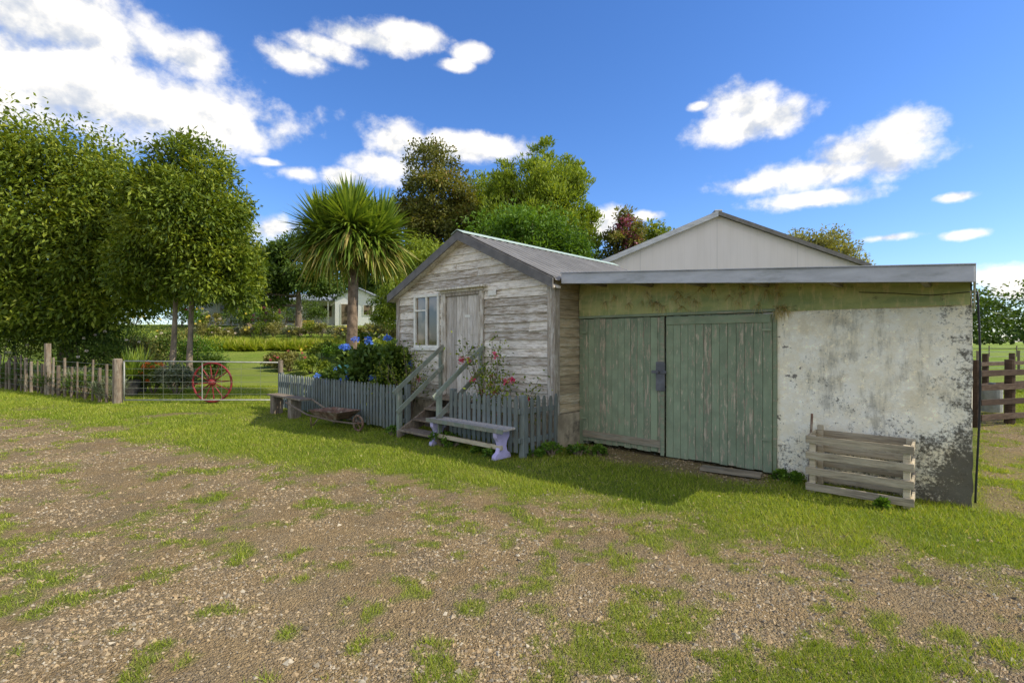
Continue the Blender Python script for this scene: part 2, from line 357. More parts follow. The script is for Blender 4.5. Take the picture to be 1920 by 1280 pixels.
def tree(name,label,x,y,crowns,mat,leaf=(.14,.06),trunks=None,tr=.15,bark=None,nl=70,lr=.3,cat='tree',extra=None,droop=.3,group=None,limbs=14,flat=.75):
    z0=float(gh(x,y)); T=thing(name,label,cat,(x,y,z0),group=group)
    mb=MB(); Vs=[];Fs=[];Rs=[];nb=0
    trunks=trunks or [(0,0)]
    forks=[]
    for (tx,ty) in trunks:
        c0=crowns[0][0]; top=(c0[0]*.5+tx*.8,c0[1]*.5+ty*.8,c0[2]-.1*crowns[0][1][2])
        pts=[(tx,ty,-.15),(tx,ty,.05)]; rd=[tr*1.5,tr*1.25]
        for k in range(1,7):
            f=k/6; pts.append((tx+(top[0]-tx)*f+random.uniform(-.07,.07),ty+(top[1]-ty)*f+random.uniform(-.07,.07),top[2]*f)); rd.append(tr*(1.1-.65*f))
        mb.tube(pts,rd,10,.5); forks+= [(Vector(pts[k]),rd[k]) for k in (4,5,6,7)]
    for (c,rad,nleaf) in crowns:
        P,out,r,lc=crownpts(c,rad,nl,lr,nleaf,flat=flat)
        ok=P[:,2]>.1; P=P[ok];out=out[ok];r=r[ok]
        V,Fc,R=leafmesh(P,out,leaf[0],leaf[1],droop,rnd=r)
        Vs.append(V);Fs.append(Fc+nb);Rs.append(R);nb+=len(V)
        for q in lc[:limbs]:
            q=Vector(q); cand=[f for f in forks if f[0].z<q.z+.3] or forks[:1]
            f=min(cand,key=lambda f:(f[0]-q).length)
            mid=(f[0]+q)/2+Vector((random.uniform(-.2,.2),random.uniform(-.2,.2),random.uniform(-.1,.25)))
            mb.tube([f[0],mid,q],[f[1]*.55,f[1]*.35,.012],6,.5)
    mb.obj('trunk',bark or m_bark,T,smooth=True)
    fast('crown',np.concatenate(Vs),np.concatenate(Fs),mat,T,np.concatenate(Rs))
    if extra:
        for (nm,mt,n,sz,region) in extra:
            P,out,r,lc=crownpts(region[0],region[1],nl,lr,n)
            V,Fc,R=leafmesh(P,out,sz,sz,0,rnd=r+.0); fast(nm,V,Fc,mt,T,R)
    return T
def bush(name,label,x,y,rad,mat,n=2500,leaf=(.07,.035),cat='shrub',flowers=None,nl=26,lr=.45,droop=.1,group=None,z=None):
    z0=float(gh(x,y)) if z is None else z; T=thing(name,label,cat,(x,y,z0),group=group)
    P,out,r,lc=crownpts((0,0,rad[2]*.95),rad,nl,lr,n,zmin=-.5)
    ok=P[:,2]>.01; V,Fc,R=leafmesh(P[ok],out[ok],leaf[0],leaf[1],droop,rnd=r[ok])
    fast('foliage',V,Fc,mat,T,R)
    mb=MB()
    for q in lc[:10]: mb.tube([(q[0]*.1,q[1]*.1,-.05),(q[0]*.5,q[1]*.5,max(.05,q[2]*.5)),(q[0],q[1],max(.06,q[2]))],[.02,.014,.005],5,.5)
    mb.obj('stem',m_bark,T)
    if flowers:
        mt,k,sz=flowers
        hs=norm(rng.normal(0,1,(k*4,3))); hs=hs[(hs[:,2]>-.15)&(hs[:,1]<.4)][:k]; k=len(hs)
        hc=hs*np.array(rad)*1.12+np.array([0,0,rad[2]*.95]); npet=110
        for j in range(k):
            e=norm(rng.normal(0,1,(npet,3))); P=hc[j]+e*sz*rng.uniform(.7,1.0,npet)[:,None]*np.array([1,1,.8])
            V,Fc,R=leafmesh(P,rng.normal(0,1,(npet,3)),sz*.38,sz*.38,0,.5,rnd=rng.random(npet)); fast('flower',V,Fc,mt,T,R)
    return T
def strap(nm,T,heads,n,L,W,mat,spread,rndf=None,seg=4,elev=(-.6,1.4),droop=.9,yell=False,stiff=.5):
    hs=np.array(heads); idx=rng.integers(0,len(hs),n); base=hs[idx]
    az=rng.uniform(0,2*math.pi,n); el=rng.uniform(elev[0],elev[1],n)
    d=np.stack([np.cos(el)*np.cos(az),np.cos(el)*np.sin(az),np.sin(el)],1)
    LL=L*rng.uniform(.75,1.15,n); dz=droop*(np.cos(np.clip(el,-.2,1.5))**1.0)*rng.uniform(.3,1.3,n)
    side=norm(np.cross(d,np.array([0,0,1.0])+rng.normal(0,.15,(n,3))))
    V=np.empty((n,(seg+1)*2,3))
    for k in range(seg+1):
        f=k/seg; p=base+d*(LL*f)[:,None]; p[:,2]-=dz*LL*(max(0,f-.25)**2)*(1/(1-.25)**2)*stiff
        p[:,:2]-= d[:,:2]*(dz*LL*f**3*.18)[:,None]
        w=W*(1-f**3)*(.6+.9*f if f<.4 else .96)*.5+.0008
        V[:,2*k]=p+side*w; V[:,2*k+1]=p-side*w
    i=np.arange(n)[:,None]*(seg+1)*2
    Fc=np.concatenate([i+np.array([2*k,2*k+1,2*k+3,2*k+2]) for k in range(seg)])
    r=rng.uniform(.3,1,n)*.8+.2*(el-elev[0])/(elev[1]-elev[0])
    r=np.clip(r,.28,1)
    if yell: r=np.where((el<-.3)&(rng.random(n)<.5),rng.uniform(0,.2,n),r)
    return fast(nm,V.reshape(-1,3),Fc,mat,T,np.repeat(r,(seg+1)*2))
def W(px,D): return (px-960)/F*D
# ================= GROUND
def axis(lo,hi,step,far,growth=1.25):
    a=list(np.arange(lo,hi,step)); s=step
    while a[-1]<far: s*=growth; a.append(a[-1]+s)
    b=[];s=step;v=lo
    while v>-far: s*=growth; v-=s; b.append(v)
    return np.array(b[::-1]+a)
gx=axis(-12,9,.06,1800); gy=axis(1.6,13,.06,1800)
GX,GY=np.meshgrid(gx,gy); nx=len(gx)
G=gmask(GX,GY)
near=(GX>-12.5)&(GX<9.5)&(GY>1.4)&(GY<14)
farm=np.clip(sstep(12,16,GY)+sstep(9,14,GX)*.6,0,1)
Z=gh(GX,GY)+np.where(near,(fbm(GX*1.5,GY*1.5,5)-.5)*.05+(fbm(GX*8,GY*8,3)-.5)*.012,0)
Vg=np.stack([GX,GY,Z],-1).reshape(-1,3)
ii=(np.arange(len(gy)-1)[:,None]*nx+np.arange(nx-1)[None,:]).ravel()
Fg=np.stack([ii,ii+1,ii+1+nx,ii+nx],1)
gr=fast('ground',Vg,Fg,m_ground,smooth=True); gr['kind']='structure'
a=gr.data.attributes.new('grass','FLOAT','POINT'); a.data.foreach_set('value',G.ravel().astype(np.float32))
a=gr.data.attributes.new('far','FLOAT','POINT'); a.data.foreach_set('value',farm.ravel().astype(np.float32))
def gz(x,y): return gh(x,y)+(fbm(x*1.5,y*1.5,5)-.5)*.05+(fbm(x*8,y*8,3)-.5)*.012
# gravel stones
n=190000
D=2.05+(rng.random(n)**1.35)*8.5; X=rng.uniform(-1.18,1.12,n)*D
keep=rng.random(n)>gmask(X,D)*.95; X=X[keep];D=D[keep]; dn=fbm(X*1.7+8,D*1.7+2,5); k2=rng.random(len(X))<np.clip((dn-.36)*4.5,.14,1); X=X[k2];D=D[k2]; n=len(X)
octa=np.array([(1,0,0),(0,1,0),(-1,0,0),(0,-1,0),(0,0,1),(0,0,-1)],float)
of=np.array([(0,1,4),(1,2,4),(2,3,4),(3,0,4),(1,0,5),(2,1,5),(3,2,5),(0,3,5)])[:4]
sz=rng.lognormal(-5.28,.42,n)*(1+D*.04); sz=np.clip(sz,.0028,.018)
V=octa[None]*sz[:,None,None]*rng.uniform(.55,1.35,(n,6,1))+rng.normal(0,.28,(n,6,3))*sz[:,None,None]
V=V[:,:5]
V[:,:4,2]-=sz[:,None]*.35
V[:,:,2]*=.7; an=rng.uniform(0,6.28,n); c_,s_=np.cos(an)[:,None],np.sin(an)[:,None]
vx=V[:,:,0]*c_-V[:,:,1]*s_; vy=V[:,:,0]*s_+V[:,:,1]*c_
V[:,:,0]=vx*1.25+X[:,None]; V[:,:,1]=vy+D[:,None]; V[:,:,2]+=(gz(X,D)+sz*.15)[:,None]
st=fast('gravel',V.reshape(-1,3),(np.arange(n)[:,None,None]*5+of[None]).reshape(-1,3),m_stone,rnd=np.repeat(rng.random(n),5)); st['kind']='stuff'; st['label']='loose tan brown gravel stones'; st['category']='gravel'
# grass
def grass(n,dlo,dhi,pw,xl,xr,h0,name):
    D=dlo+(rng.random(n)**pw)*(dhi-dlo); X=rng.uniform(xl,xr,n)*D
    g=gmask(X,D); keep=rng.random(n)<np.where(g>.10,g**1.3,.0); X=X[keep];D=D[keep];g=g[keep]
    lx,ly=toL(X,D); ok=~(((lx>-3.95)&(lx<4.65)&(ly>.6))|((lx>-3.95)&(lx<0)&(ly>-.0))); X=X[ok];D=D[ok];g=g[ok]; n=len(X)
    h=h0*rng.uniform(.4,1.35,n)*(.35+.75*g)*(.5+1.0*fbm(X*1.8,D*1.8,3)); w=(.0010+.00042*D)*rng.uniform(.7,1.4,n)
    az=rng.uniform(0,6.28,n); ln=rng.uniform(.2,1.1,n)*h; a2=rng.uniform(0,6.28,n)
    z=gz(X,D)-.004
    V=np.empty((n,3,3)); V[:,0]=np.stack([X-w*np.cos(az),D-w*np.sin(az),z],1); V[:,1]=np.stack([X+w*np.cos(az),D+w*np.sin(az),z],1)
    V[:,2]=np.stack([X+ln*np.cos(a2),D+ln*np.sin(a2),z+h],1)
    r=np.clip(.28+.6*fbm(X*1.2+4,D*1.2,4)+rng.normal(0,.17,n)-.05*(g-.5),0,1); r=np.where(rng.random(n)<.05+.15*(1-g),1,r*.9)
    o=fast(name,V.reshape(-1,3),np.arange(n*3).reshape(-1,3),m_grass,rnd=np.repeat(r,3)); o['kind']='stuff'; o['label']='short green meadow grass with bare patches'; o['category']='grass'
grass(680000,2.1,17,1.3,-1.15,1.12,.040,'grass')
# ================= COTTAGE
L0=(CO[0],CO[1],0)
cot=thing('cottage','small weathered weatherboard cottage with peeling paint and corrugated gable roof','cottage',L0,AN)
XL=-3.9; XP=-1.93; ZE=2.47; ZP=3.38; YB=4.7
mb=MB(); openx=[(-2.56,-1.44,.60,2.50),(-3.38,-2.60,1.46,2.50)]
z=.55; ex=.135
while z<ZP-.05:
    zt=min(z+ex+.018,ZP)
    def lim(zz):
        if zz<=ZE: return XL,0.0
        f=(zz-ZE)/(ZP-ZE); return XL+(XP-XL)*f, (XP)*f
    a0,b0=lim(z); a1,b1=lim(zt)
    segs=[(a0,b0,a1,b1)]
    for (o0,o1,oz0,oz1) in openx:
        if z+ex*.5>oz0 and z+ex*.5<oz1:
            ns=[]
            for (p,q,p1,q1) in segs:
                if o0>p and o1<q: ns+=[(p,o0,p1,o0),(o1,q,o1,q1)]
                else: ns.append((p,q,p1,q1))
            segs=ns
    s2=[]
    for (p,q,p1,q1) in segs:
        if q-p>1.3 and random.random()<.35:
            m_=p+(q-p)*random.uniform(.3,.7); s2+=[(p,m_-.002,p1,m_-.002),(m_+.002,q,m_+.002,q1)]
        else: s2.append((p,q,p1,q1))
    for (p,q,p1,q1) in s2:
        j0=random.uniform(-.010,.010); j1=random.uniform(-.010,.010); t=-.028-random.uniform(0,.010)
        mb.hexa([(p,t,z+j0),(q,t-random.uniform(-.004,.006),z+j1),(q,0,z+j1),(p,0,z+j0),(p1,-.008,zt),(q1,-.008,zt),(q1,0.01,zt),(p1,0.01,zt)])
    z+=ex
mb.prism([(XL,.5),(-.02,.5),(-.02,ZE),(XP,ZP),(XL,ZE)],.012,.10,.4)
mb.obj('wall',m_board,cot,label='peeling horizontal weatherboard front wall')
mb=MB()
z=.52
while z<ZE-.02:
    for (xs,sg) in ((0.0,1),(XL,-1)):
        yy=0.0
        for seg in range(2):
            y1=yy+ (YB/2)
            t=.028+random.uniform(0,.01); j=random.uniform(-.012,.012)
            mb.hexa([(xs,yy,z+j),(xs+sg*t,yy,z+j),(xs+sg*t,y1,z-j),(xs,y1,z-j),(xs-sg*.01,yy,z+ex+.015),(xs+sg*.008,yy,z+ex+.015),(xs+sg*.008,y1,z+ex+.015),(xs-sg*.01,y1,z+ex+.015)])
            yy=y1
    z+=ex*1.06
mb.box(-.1,-.013,.10,YB,.5,ZE,.4); mb.box(XL+.013,XL+.1,.10,YB,.5,ZE,.4); mb.prism([(XL,.3),(0,.3),(0,ZE),(XP,ZP),(XL,ZE)],YB,YB+.1,.4)
mb.obj('side_wall',m_boardside,cot)
mb=MB(); mb.box(XL+.02,.0,.03,YB,-.1,.56,.5); mb.box(-.01,.035,-.02,.66,-.1,.50,.5)
mb.obj('foundation',m_conc,cot,bevel=.01)
for bb in ((-.085,.012,-.050,-.002,.5,ZE-.03),(.012,.055,-.050,.08,.5,ZE-.06),(XL-.03,XL+.07,-.050,-.002,.55,ZE-.02)):
    mb=MB(); mb.box(*bb); mb.obj('corner_trim',m_trim,cot,bevel=.004)
# roof
YF=-.17; OV=.13
def corr(x0,z0,x1,z1,y0,y1,wl=.19,amp=.014):
    ny=int((y1-y0)/wl*8); ys=np.linspace(y0,y1,ny+1); ph=(ys/wl)%1; pr=np.where(ph<.22,1,np.where(ph<.34,1-(ph-.22)/.12,np.where(ph<.88,0,(ph-.88)/.12)))*amp*1.6
    V=[];n=len(ys)
    for (x,zz) in ((x0,z0),(x1,z1)):
        for y,p in zip(ys,pr): V.append((x,y,zz+p))
    for (x,zz) in ((x0,z0),(x1,z1)):
        for y,p in zip(ys,pr): V.append((x,y,zz+p-.008))
    Fc=[(i,i+1,n+i+1,n+i) for i in range(n-1)]+[(2*n+i,3*n+i,3*n+i+1,2*n+i+1) for i in range(n-1)]
    Fc+=[(n+i,n+i+1,3*n+i+1,3*n+i) for i in range(n-1)]+[(i,2*n+i,2*n+i+1,i+1) for i in range(n-1)]
    return V,Fc
sl=(ZP-ZE)/1.95; zr=ZP+.09; ze=zr-sl*(1.95+OV)
V1,F1=corr(XP,zr,.0+OV,ze,YF,YB+.2,amp=.024); V2,F2=corr(XL-OV,ze,XP,zr,YF,YB+.2,amp=.024)
mb=MB(); mb.add(V1,F1,.5); mb.add(V2,F2,.5); roof=mb.obj('roof',m_roof,cot)
for sg,xe in ((1,OV),(-1,XL-OV)):
    mb=MB(); mb.hexa([(XP,YF-.03,zr-.13),(xe,YF-.03,ze-.13),(xe,YF-.004,ze-.13),(XP,YF-.004,zr-.13),(XP,YF-.03,zr+.02),(xe,YF-.03,ze+.02),(xe,YF-.004,ze+.02),(XP,YF-.004,zr+.02)],.5)
    mb.obj('barge_board',m_barge,roof)
mb=MB()
for sg,xe in ((1,OV),(-1,XL-OV)):
    mb.hexa([(XP,YF,zr-.12),(xe,YF,ze-.12),(xe,0.0,ze-.12),(XP,0.0,zr-.12),(XP,YF,zr-.09),(xe,YF,ze-.09),(xe,0,ze-.09),(XP,0,zr-.09)],.7)
mb.obj('soffit',m_trim,roof)
mb=MB()
for sg in (1,-1):
    mb.hexa([(XP,YF-.04,zr+.043),(XP+sg*.15,YF-.04,zr+.043-.15*sl),(XP+sg*.15,YB+.2,zr+.043-.15*sl),(XP,YB+.2,zr+.043),(XP,YF-.04,zr+.051),(XP+sg*.15,YF-.04,zr+.051-.15*sl),(XP+sg*.15,YB+.2,zr+.051-.15*sl),(XP,YB+.2,zr+.051)],.5)
mb.obj('ridge_cap',m_ridge,roof)
# door
mb=MB(); x=-2.42
while x<-1.60:
    mb.box(x,x+.132,-.012,.01,.66,2.40); x+=.137
door=mb.obj('door',m_door,cot,bevel=.003,label='weathered vertical board door')
mb=MB(); mb.box(-2.54,-2.43,-.05,.0,.60,2.46); mb.box(-1.565,-1.45,-.05,.0,.60,2.46); mb.box(-2.43,-1.565,-.05,.0,2.405,2.46)
mb.obj('door_frame',m_trim,cot,bevel=.004)
mb=MB(); mb.box(-2.62,-1.36,-.16,-.03,2.51,2.545); mb.box(-2.55,-1.45,-.07,-.035,2.465,2.51); mb.obj('door_hood',m_trim,cot,bevel=.004)
mb=MB(); mb.box(-1.93,-1.80,-.02,-.013,2.02,2.06,.8); mb.obj('door_plate',m_white,door)
mb=MB(); mb.tube([(-1.68,-.012,1.5),(-1.68,-.06,1.5)],.012,8); mb.tube([(-1.68,-.06,1.5),(-1.68,-.085,1.5)],[.028,.024],10); mb.obj('handle',m_handle,door)
mb=MB(); mb.box(-1.33,-1.15,-.052,-.045,2.36,2.44,.8); mb.obj('wall_plate',m_white,cot)
# window
mb=MB(); x0,x1,z0,z1=-3.36,-2.61,1.48,2.48
mb.box(x0,x0+.05,-.05,.0,z0,z1,.9);mb.box(x1-.05,x1,-.05,.0,z0,z1,.9);mb.box(x0+.05,x1-.05,-.05,.0,z1-.05,z1,.9);mb.box(x0+.05,x1-.05,-.05,.0,z0,z0+.05,.9)
mb.box(-3.0,-2.965,-.045,.0,z0+.05,z1-.05,.9); mb.box(x0+.05,-3.0,-.04,.0,z1-.31,z1-.28,.9)
win=MB(); win.box(x0+.04,x1-.04,-.012,-.004,z0+.04,z1-.04,.5)
wp=mb.obj('window',m_white,cot,bevel=.003,label='white framed window with narrow side casement')
win.obj('pane',m_glass,wp)
mb=MB(); mb.box(x0-.04,x1+.04,-.08,0,z0-.045,z0-.003,.8); mb.obj('sill',m_white,wp,bevel=.004)
# steps
mb=MB()
for k in range(4):
    zt=.62-k*.16; y1=-.03-k*.24
    mb.box(-2.42,-1.56,y1-.27,y1,zt-.035,zt); mb.box(-2.40,-1.58,y1-.02,y1-.002,zt-.16,zt-.036)
for xx in (-2.46,-1.56):
    mb.hexa([(xx,-1.06,0),(xx+.04,-1.06,0),(xx+.04,-.03,0.30),(xx,-.03,0.30),(xx,-1.06,.12),(xx+.04,-1.06,.12),(xx+.04,-.03,.66),(xx,-.03,.66)])
mb.obj('steps',m_post,cot,bevel=.004,label='worn timber entrance steps')
for xx in (-2.52,-1.48):
    mb=MB()
    mb.box(xx-.035,xx+.035,-1.0,-.93,0,.86); mb.box(xx-.03,xx+.03,-.10,-.055,.5,1.50)
    mb.beam((xx+.05,-1.12,.74),(xx+.05,-.05,1.52),.025,.08); mb.beam((xx+.05,-1.05,.42),(xx+.05,-.05,1.16),.025,.08)
    mb.obj('handrail',m_rail,cot,bevel=.005)
# ================= GARAGE
gar=thing('garage','low lean-to garage with green plank doors and stained plaster wall','garage',L0,AN)
YW=.64; GX0=.03; GX1=4.6
def ft(x): return 2.60-(x-.12)/(4.6-.12)*.33
mb=MB()
xs=np.linspace(2.86,GX1,30); zs=np.linspace(-.1,1.97,34); V=[];
for zz in zs:
    for k,x in enumerate(xs): V.append((x+(random.uniform(-.02,.02) if k==0 else (random.uniform(-.004,.012) if k==29 else 0)),YW-(.012*math.sin(x*3+zz*2)+random.uniform(0,.004)),zz))
nn=len(xs); Fc=[(j*nn+i,j*nn+i+1,(j+1)*nn+i+1,(j+1)*nn+i) for j in range(33) for i in range(29)]
mb.add(V,Fc,.5)
mb.obj('wall',m_cwall,gar,smooth=True,label='cream plaster wall stained with black mould')
mb=MB(); mb.box(2.9,GX1-.002,YW+.02,YW+.14,-.1,1.965,.5); mb.box(GX1-.14,GX1-.002,YW+.142,6.4,-.1,2.1,.5); mb.box(2.85,2.898,YW+.018,YW+.14,-.1,1.965,.5); mb.box(.05,.12,YW+.06,6.4,0,2.45,.5); mb.box(.12,4.45,6.3,6.4,0,2.1,.5)
mb.obj('end_wall',m_cwall,gar)
mb=MB(); V=[];xs=np.linspace(.04,GX1-.01,60)
for f in np.linspace(0,1,7):
    for x in xs: V.append((x,YW-.03-.012*math.sin(x*5+f*4)-.01*random.random(),1.955+.03*sstep(3.0,2.8,x)+f*(ft(x)-.06-1.985)))
nn=60; mb.add(V,[(j*nn+i,j*nn+i+1,(j+1)*nn+i+1,(j+1)*nn+i) for j in range(6) for i in range(59)],.5)
mb.hexa([(.06,YW+.01,1.97),(4.585,YW+.01,1.97),(4.585,YW+.12,1.97),(.06,YW+.12,1.97),(.06,YW+.01,ft(.06)-.07),(4.585,YW+.01,ft(4.585)-.05),(4.585,YW+.12,ft(4.585)-.05),(.06,YW+.12,ft(.06)-.07)],.5)
mb.obj('wall_sheet',m_band,gar)
mb=MB(); mb.box(.03,.10,YW-.02,YW+.05,0,2.0,.5); mb.box(.1,2.86,YW+.0,YW+.06,1.945,1.968,.5); mb.box(.04,2.88,YW-.060,YW-.045,1.955,1.99,.5); mb.box(2.83,2.875,YW-.03,YW+.05,0,1.94,.4)
mb.obj('door_frame',m_greenrail,gar,bevel=.004)
def leaf(x0,x1,label,rail):
    mb=MB(); n_=13; w=(x1-x0)/n_
    for i in range(n_):
        xx=x0+i*w; b=random.uniform(0,.025); mb.box(xx+.002,xx+w-.002,YW-.045-random.uniform(0,.005),YW-.02,.05-(.03 if not rail else 0)+b,1.94+random.uniform(-.006,.006))
    d=mb.obj('door',m_green,gar,bevel=.002,label=label)
    if not rail:
        mb=MB(); mb.box(x0+.01,x1-.01,YW-.066,YW-.053,1.83,1.93); mb.obj('rail',m_greenrail,d,bevel=.003)
    else:
        mb=MB(); mb.box(x0+.02,x1-.05,YW-.075,YW-.053,.13,.23,.5); mb.obj('kick_board',m_kick,d,bevel=.004,label='bare grey brown wooden bottom rail')
    for zz in (.42,1.74):
        mb=MB(); xa=(x0 if rail else x1); sg=1 if rail else -1
        mb.box(min(xa,xa+sg*.10),max(xa,xa+sg*.10),YW-.080,YW-.0755,zz-.012,zz+.012); mb.obj('hinge',m_greenrail,d)
    return d
dl=leaf(.11,1.465,'faded green vertical plank door with bare bottom rail',True); dr=leaf(1.485,2.83,'faded green vertical plank door leaf',False)
mb=MB(); mb.box(1.36,1.49,YW-.098,YW-.086,.92,1.32,.2); mb.box(1.30,1.52,YW-.11,YW-.099,1.16,1.20); mb.tube([(1.40,YW-.10,1.18),(1.40,YW-.13,1.18)],.02,8); mb.obj('latch',m_handle,dl,bevel=.003)
mb=MB(); mb.box(1.42,1.475,YW-.084,YW-.0765,.03,1.94,.3); mb.obj('cover_strip',m_greenrail,dl,bevel=.003)
# fascia and roof
mb=MB(); a,b=.137,4.618
mb.hexa([(a,0,ft(a)-.15),(b,0,ft(b)-.15),(b,.025,ft(b)-.15),(a,.025,ft(a)-.15),(a,0,ft(a)),(b,0,ft(b)),(b,.025,ft(b)),(a,.025,ft(a))],.5)
mb.hexa([(4.61,.03,ft(4.6)-.15),(4.63,.03,ft(4.6)-.15),(4.63,6.5,ft(4.6)-.15),(4.61,6.5,ft(4.6)-.15),(4.61,.03,ft(4.6)),(4.63,.03,ft(4.6)),(4.63,6.5,ft(4.6)),(4.61,6.5,ft(4.6))],.5)
fas=mb.obj('fascia',m_metal,gar,bevel=.006)
mb=MB(); mb.hexa([(.135,-.02,ft(.13)+.003),(4.63,-.02,ft(4.63)+.003),(4.63,.06,ft(4.63)+.003),(.135,.06,ft(.13)+.003),(.135,-.02,ft(.13)+.012),(4.63,-.02,ft(4.63)+.012),(4.63,.06,ft(4.63)+.012),(.135,.06,ft(.13)+.012)],.5); mb.obj('capping',m_metal,fas)
V,Fc=corr(.05,ft(.05)-.06,4.6,ft(4.6)-.03,.03,6.5,.076,.008)
mb=MB(); mb.add(V,Fc,.5); mb.obj('roof',m_metal,gar)
mb=MB(); mb.hexa([(.14,.03,ft(.14)-.105),(4.6,.03,ft(4.6)-.105),(4.6,.60,ft(4.6)-.105),(.14,.60,ft(.14)-.105),(.14,.03,ft(.14)-.085),(4.6,.03,ft(4.6)-.085),(4.6,.60,ft(4.6)-.085),(.14,.60,ft(.14)-.085)],.3)
mb.obj('soffit',m_barge,gar)
for xx in np.arange(.5,4.6,.75):
    mb=MB(); mb.box(xx,xx+.05,.03,.59,ft(xx)-.155,ft(xx)-.108,.3); mb.obj('rafter',m_kick,gar)
# straw
T=thing('dry_vine','dry straw tufts hanging on the mossy sheet above the doors','plant',L0,AN)
hd=[(random.uniform(.4,2.9),YW-.05,random.uniform(2.05,2.30)) for _ in range(26)]+[(2.95+random.uniform(-.1,.1),YW-.05,2.0) for _ in range(6)]
strap('straw',T,hd,700,.14,.007,m_hay,1,seg=2,elev=(-1.2,.6),droop=.8)
# hose
T=thing('hose','black rubber hose hanging down the end of the plaster wall','hose',L0,AN)
mb=MB(); pts=[]
for k in range(30):
    t=k/29; pts.append((4.64+.02*math.sin(t*4),.62-.03*math.sin(t*3.1),2.08-2.03*t))
mb.tube(pts,.009,8); mb.tube([(4.64,.6,2.08),(4.3,YW-.08,2.06),(4.0,YW-.08,2.1),(3.7,YW-.07,2.13)],.004,6); mb.obj('tube',m_black,T,smooth=True)
T=thing('timber_offcut','old brown plank lying in the dirt before the garage door','plank',(*fromL(2.45,.33),.03),AN+.15)
mb=MB(); mb.box(-.35,.33,-.09,.09,-.02,.02); mb.obj('plank',m_kick,T,bevel=.004)
# ================= SHED behind
SA=math.radians(-9); sh=thing('shed','large pale panel clad shed with low gable roof','shed',(6.51,16,0),SA)
zp=5.69; sl2=.405; xa,xb=-3.72,4.38
mb=MB(); mb.prism([(xa+.15,0),(xb-.15,0),(xb-.15,zp-sl2*(xb-.15)-.08),(0,zp-.08),(xa+.15,zp+sl2*(xa+.15)-.08)],0.15,10,.5); mb.obj('wall',m_shed,sh)
mb=MB()
for (x,s) in ((xa,1),(xb,-1)):
    ze2=zp-sl2*abs(x); mb.hexa([(0,0,zp-.06),(x,0,ze2-.06),(x,10.2,ze2-.06),(0,10.2,zp-.06),(0,0,zp),(x,0,ze2),(x,10.2,ze2),(0,10.2,zp)],.5)
rf=mb.obj('roof',m_roof,sh)
mb=MB(); x=xa; ze2=zp-sl2*abs(x); mb.hexa([(0,-.04,zp-.14),(x,-.04,ze2-.14),(x,-.003,ze2-.14),(0,-.003,zp-.14),(0,-.04,zp+.03),(x,-.04,ze2+.03),(x,-.003,ze2+.03),(0,-.003,zp+.03)],.5); mb.obj('barge_board',m_metal,rf,label='light grey barge flashing')
mb=MB(); x=xb; ze2=zp-sl2*abs(x); mb.hexa([(0,-.04,zp-.10),(x,-.04,ze2-.10),(x,-.003,ze2-.10),(0,-.003,zp-.10),(0,-.04,zp+.03),(x,-.04,ze2+.03),(x,-.003,ze2+.03),(0,-.003,zp+.03)],.5); mb.obj('barge_board',m_barge,rf,label='dark barge flashing')
mb=MB(); mb.box(-.12,.12,-.05,10.2,zp+.0,zp+.06,.5); mb.obj('ridge_cap',m_metal,rf,bevel=.02)
# ================= PICKET FENCES
def picket(x0,y0,x1,y1,label,post0=True,post1=True):
    ax,ay=fromL(x0,y0); bx,by=fromL(x1,y1); L=math.hypot(bx-ax,by-ay); an=math.atan2(by-ay,bx-ax)
    T=thing('picket_fence',label,'fence',(ax,ay,0),an,group='grey green picket fence panels around the cottage')
    k=int(L/.103); sp=L/k
    for i in range(k):
        mb=MB()
        x=i*sp+sp/2; h=.84+random.uniform(-.015,.015); w=.032; t=random.uniform(-.012,.012); b=.07+random.uniform(-.02,.02)
        mb.prism([(x-w,b),(x+w,b),(x+w+t,h-.06),(x+.012+t,h),(x-.012+t,h),(x-w+t,h-.06)],-.03,-.01)
        mb.obj('picket',m_picket,T,bevel=.002)
    for zz in (.24,.64):
        mb=MB(); mb.box(0,L,-.009,.03,zz-.035,zz+.035); mb.obj('rail',m_picket,T,bevel=.003)
    for xx,ok in ((0.0,post0),(L,post1)):
        if ok: mb=MB(); mb.box(xx-.045,xx+.045,.0315,.11,-.1,.86); mb.obj('post',m_picket,T,bevel=.006)
    if L>4:
        mb=MB(); mb.box(L*.5-.04,L*.5+.04,.0315,.1,-.1,.80); mb.obj('post',m_picket,T,bevel=.006)
picket(-7.62,-.8,-2.62,-.8,'long grey green picket fence beside the lawn')
picket(-1.42,-.8,.03,-.8,'short grey green picket fence behind the bench')
picket(.06,-.78,.12,-.07,'grey green picket return joining the cottage corner',False,False)
# ================= BENCHES
bx,by=fromL(-1.6,-1.08)
T=thing('garden_bench','narrow timber bench with lilac painted ornate legs against the picket fence','bench',(bx,by,0),AN)
mb=MB(); mb.box(0,1.60,-.02,.12,.395,.425); mb.box(0,1.58,.13,.26,.395,.425); mb.obj('seat',m_door,T,bevel=.005)
mb=MB(); mb.box(-.01,1.61,-.045,-.022,.37,.43); mb.obj('apron',m_rail,T,bevel=.005)
mb=MB(); mb.box(.08,1.5,.05,.09,.13,.19); mb.obj('stretcher',m_crate,T,bevel=.004)
for xx in (.09,1.44):
    mb=MB(); pr=[(-.045,0),(.285,0),(.27,.06),(.21,.10),(.185,.17),(.205,.24),(.25,.30),(.26,.39),(-.02,.39),(-.01,.30),(.035,.24),(.055,.17),(.03,.10),(-.03,.06)]
    n_=len(pr); vs=[(xx-.035,a,b) for a,b in pr]+[(xx+.035,a,b) for a,b in pr]
    mb.add(vs,[tuple(range(n_)),tuple(reversed(range(n_,2*n_)))]+[(i,i+n_,(i+1)%n_+n_,(i+1)%n_) for i in range(n_)],.5); mb.obj('leg',m_lilac,T,bevel=.008)
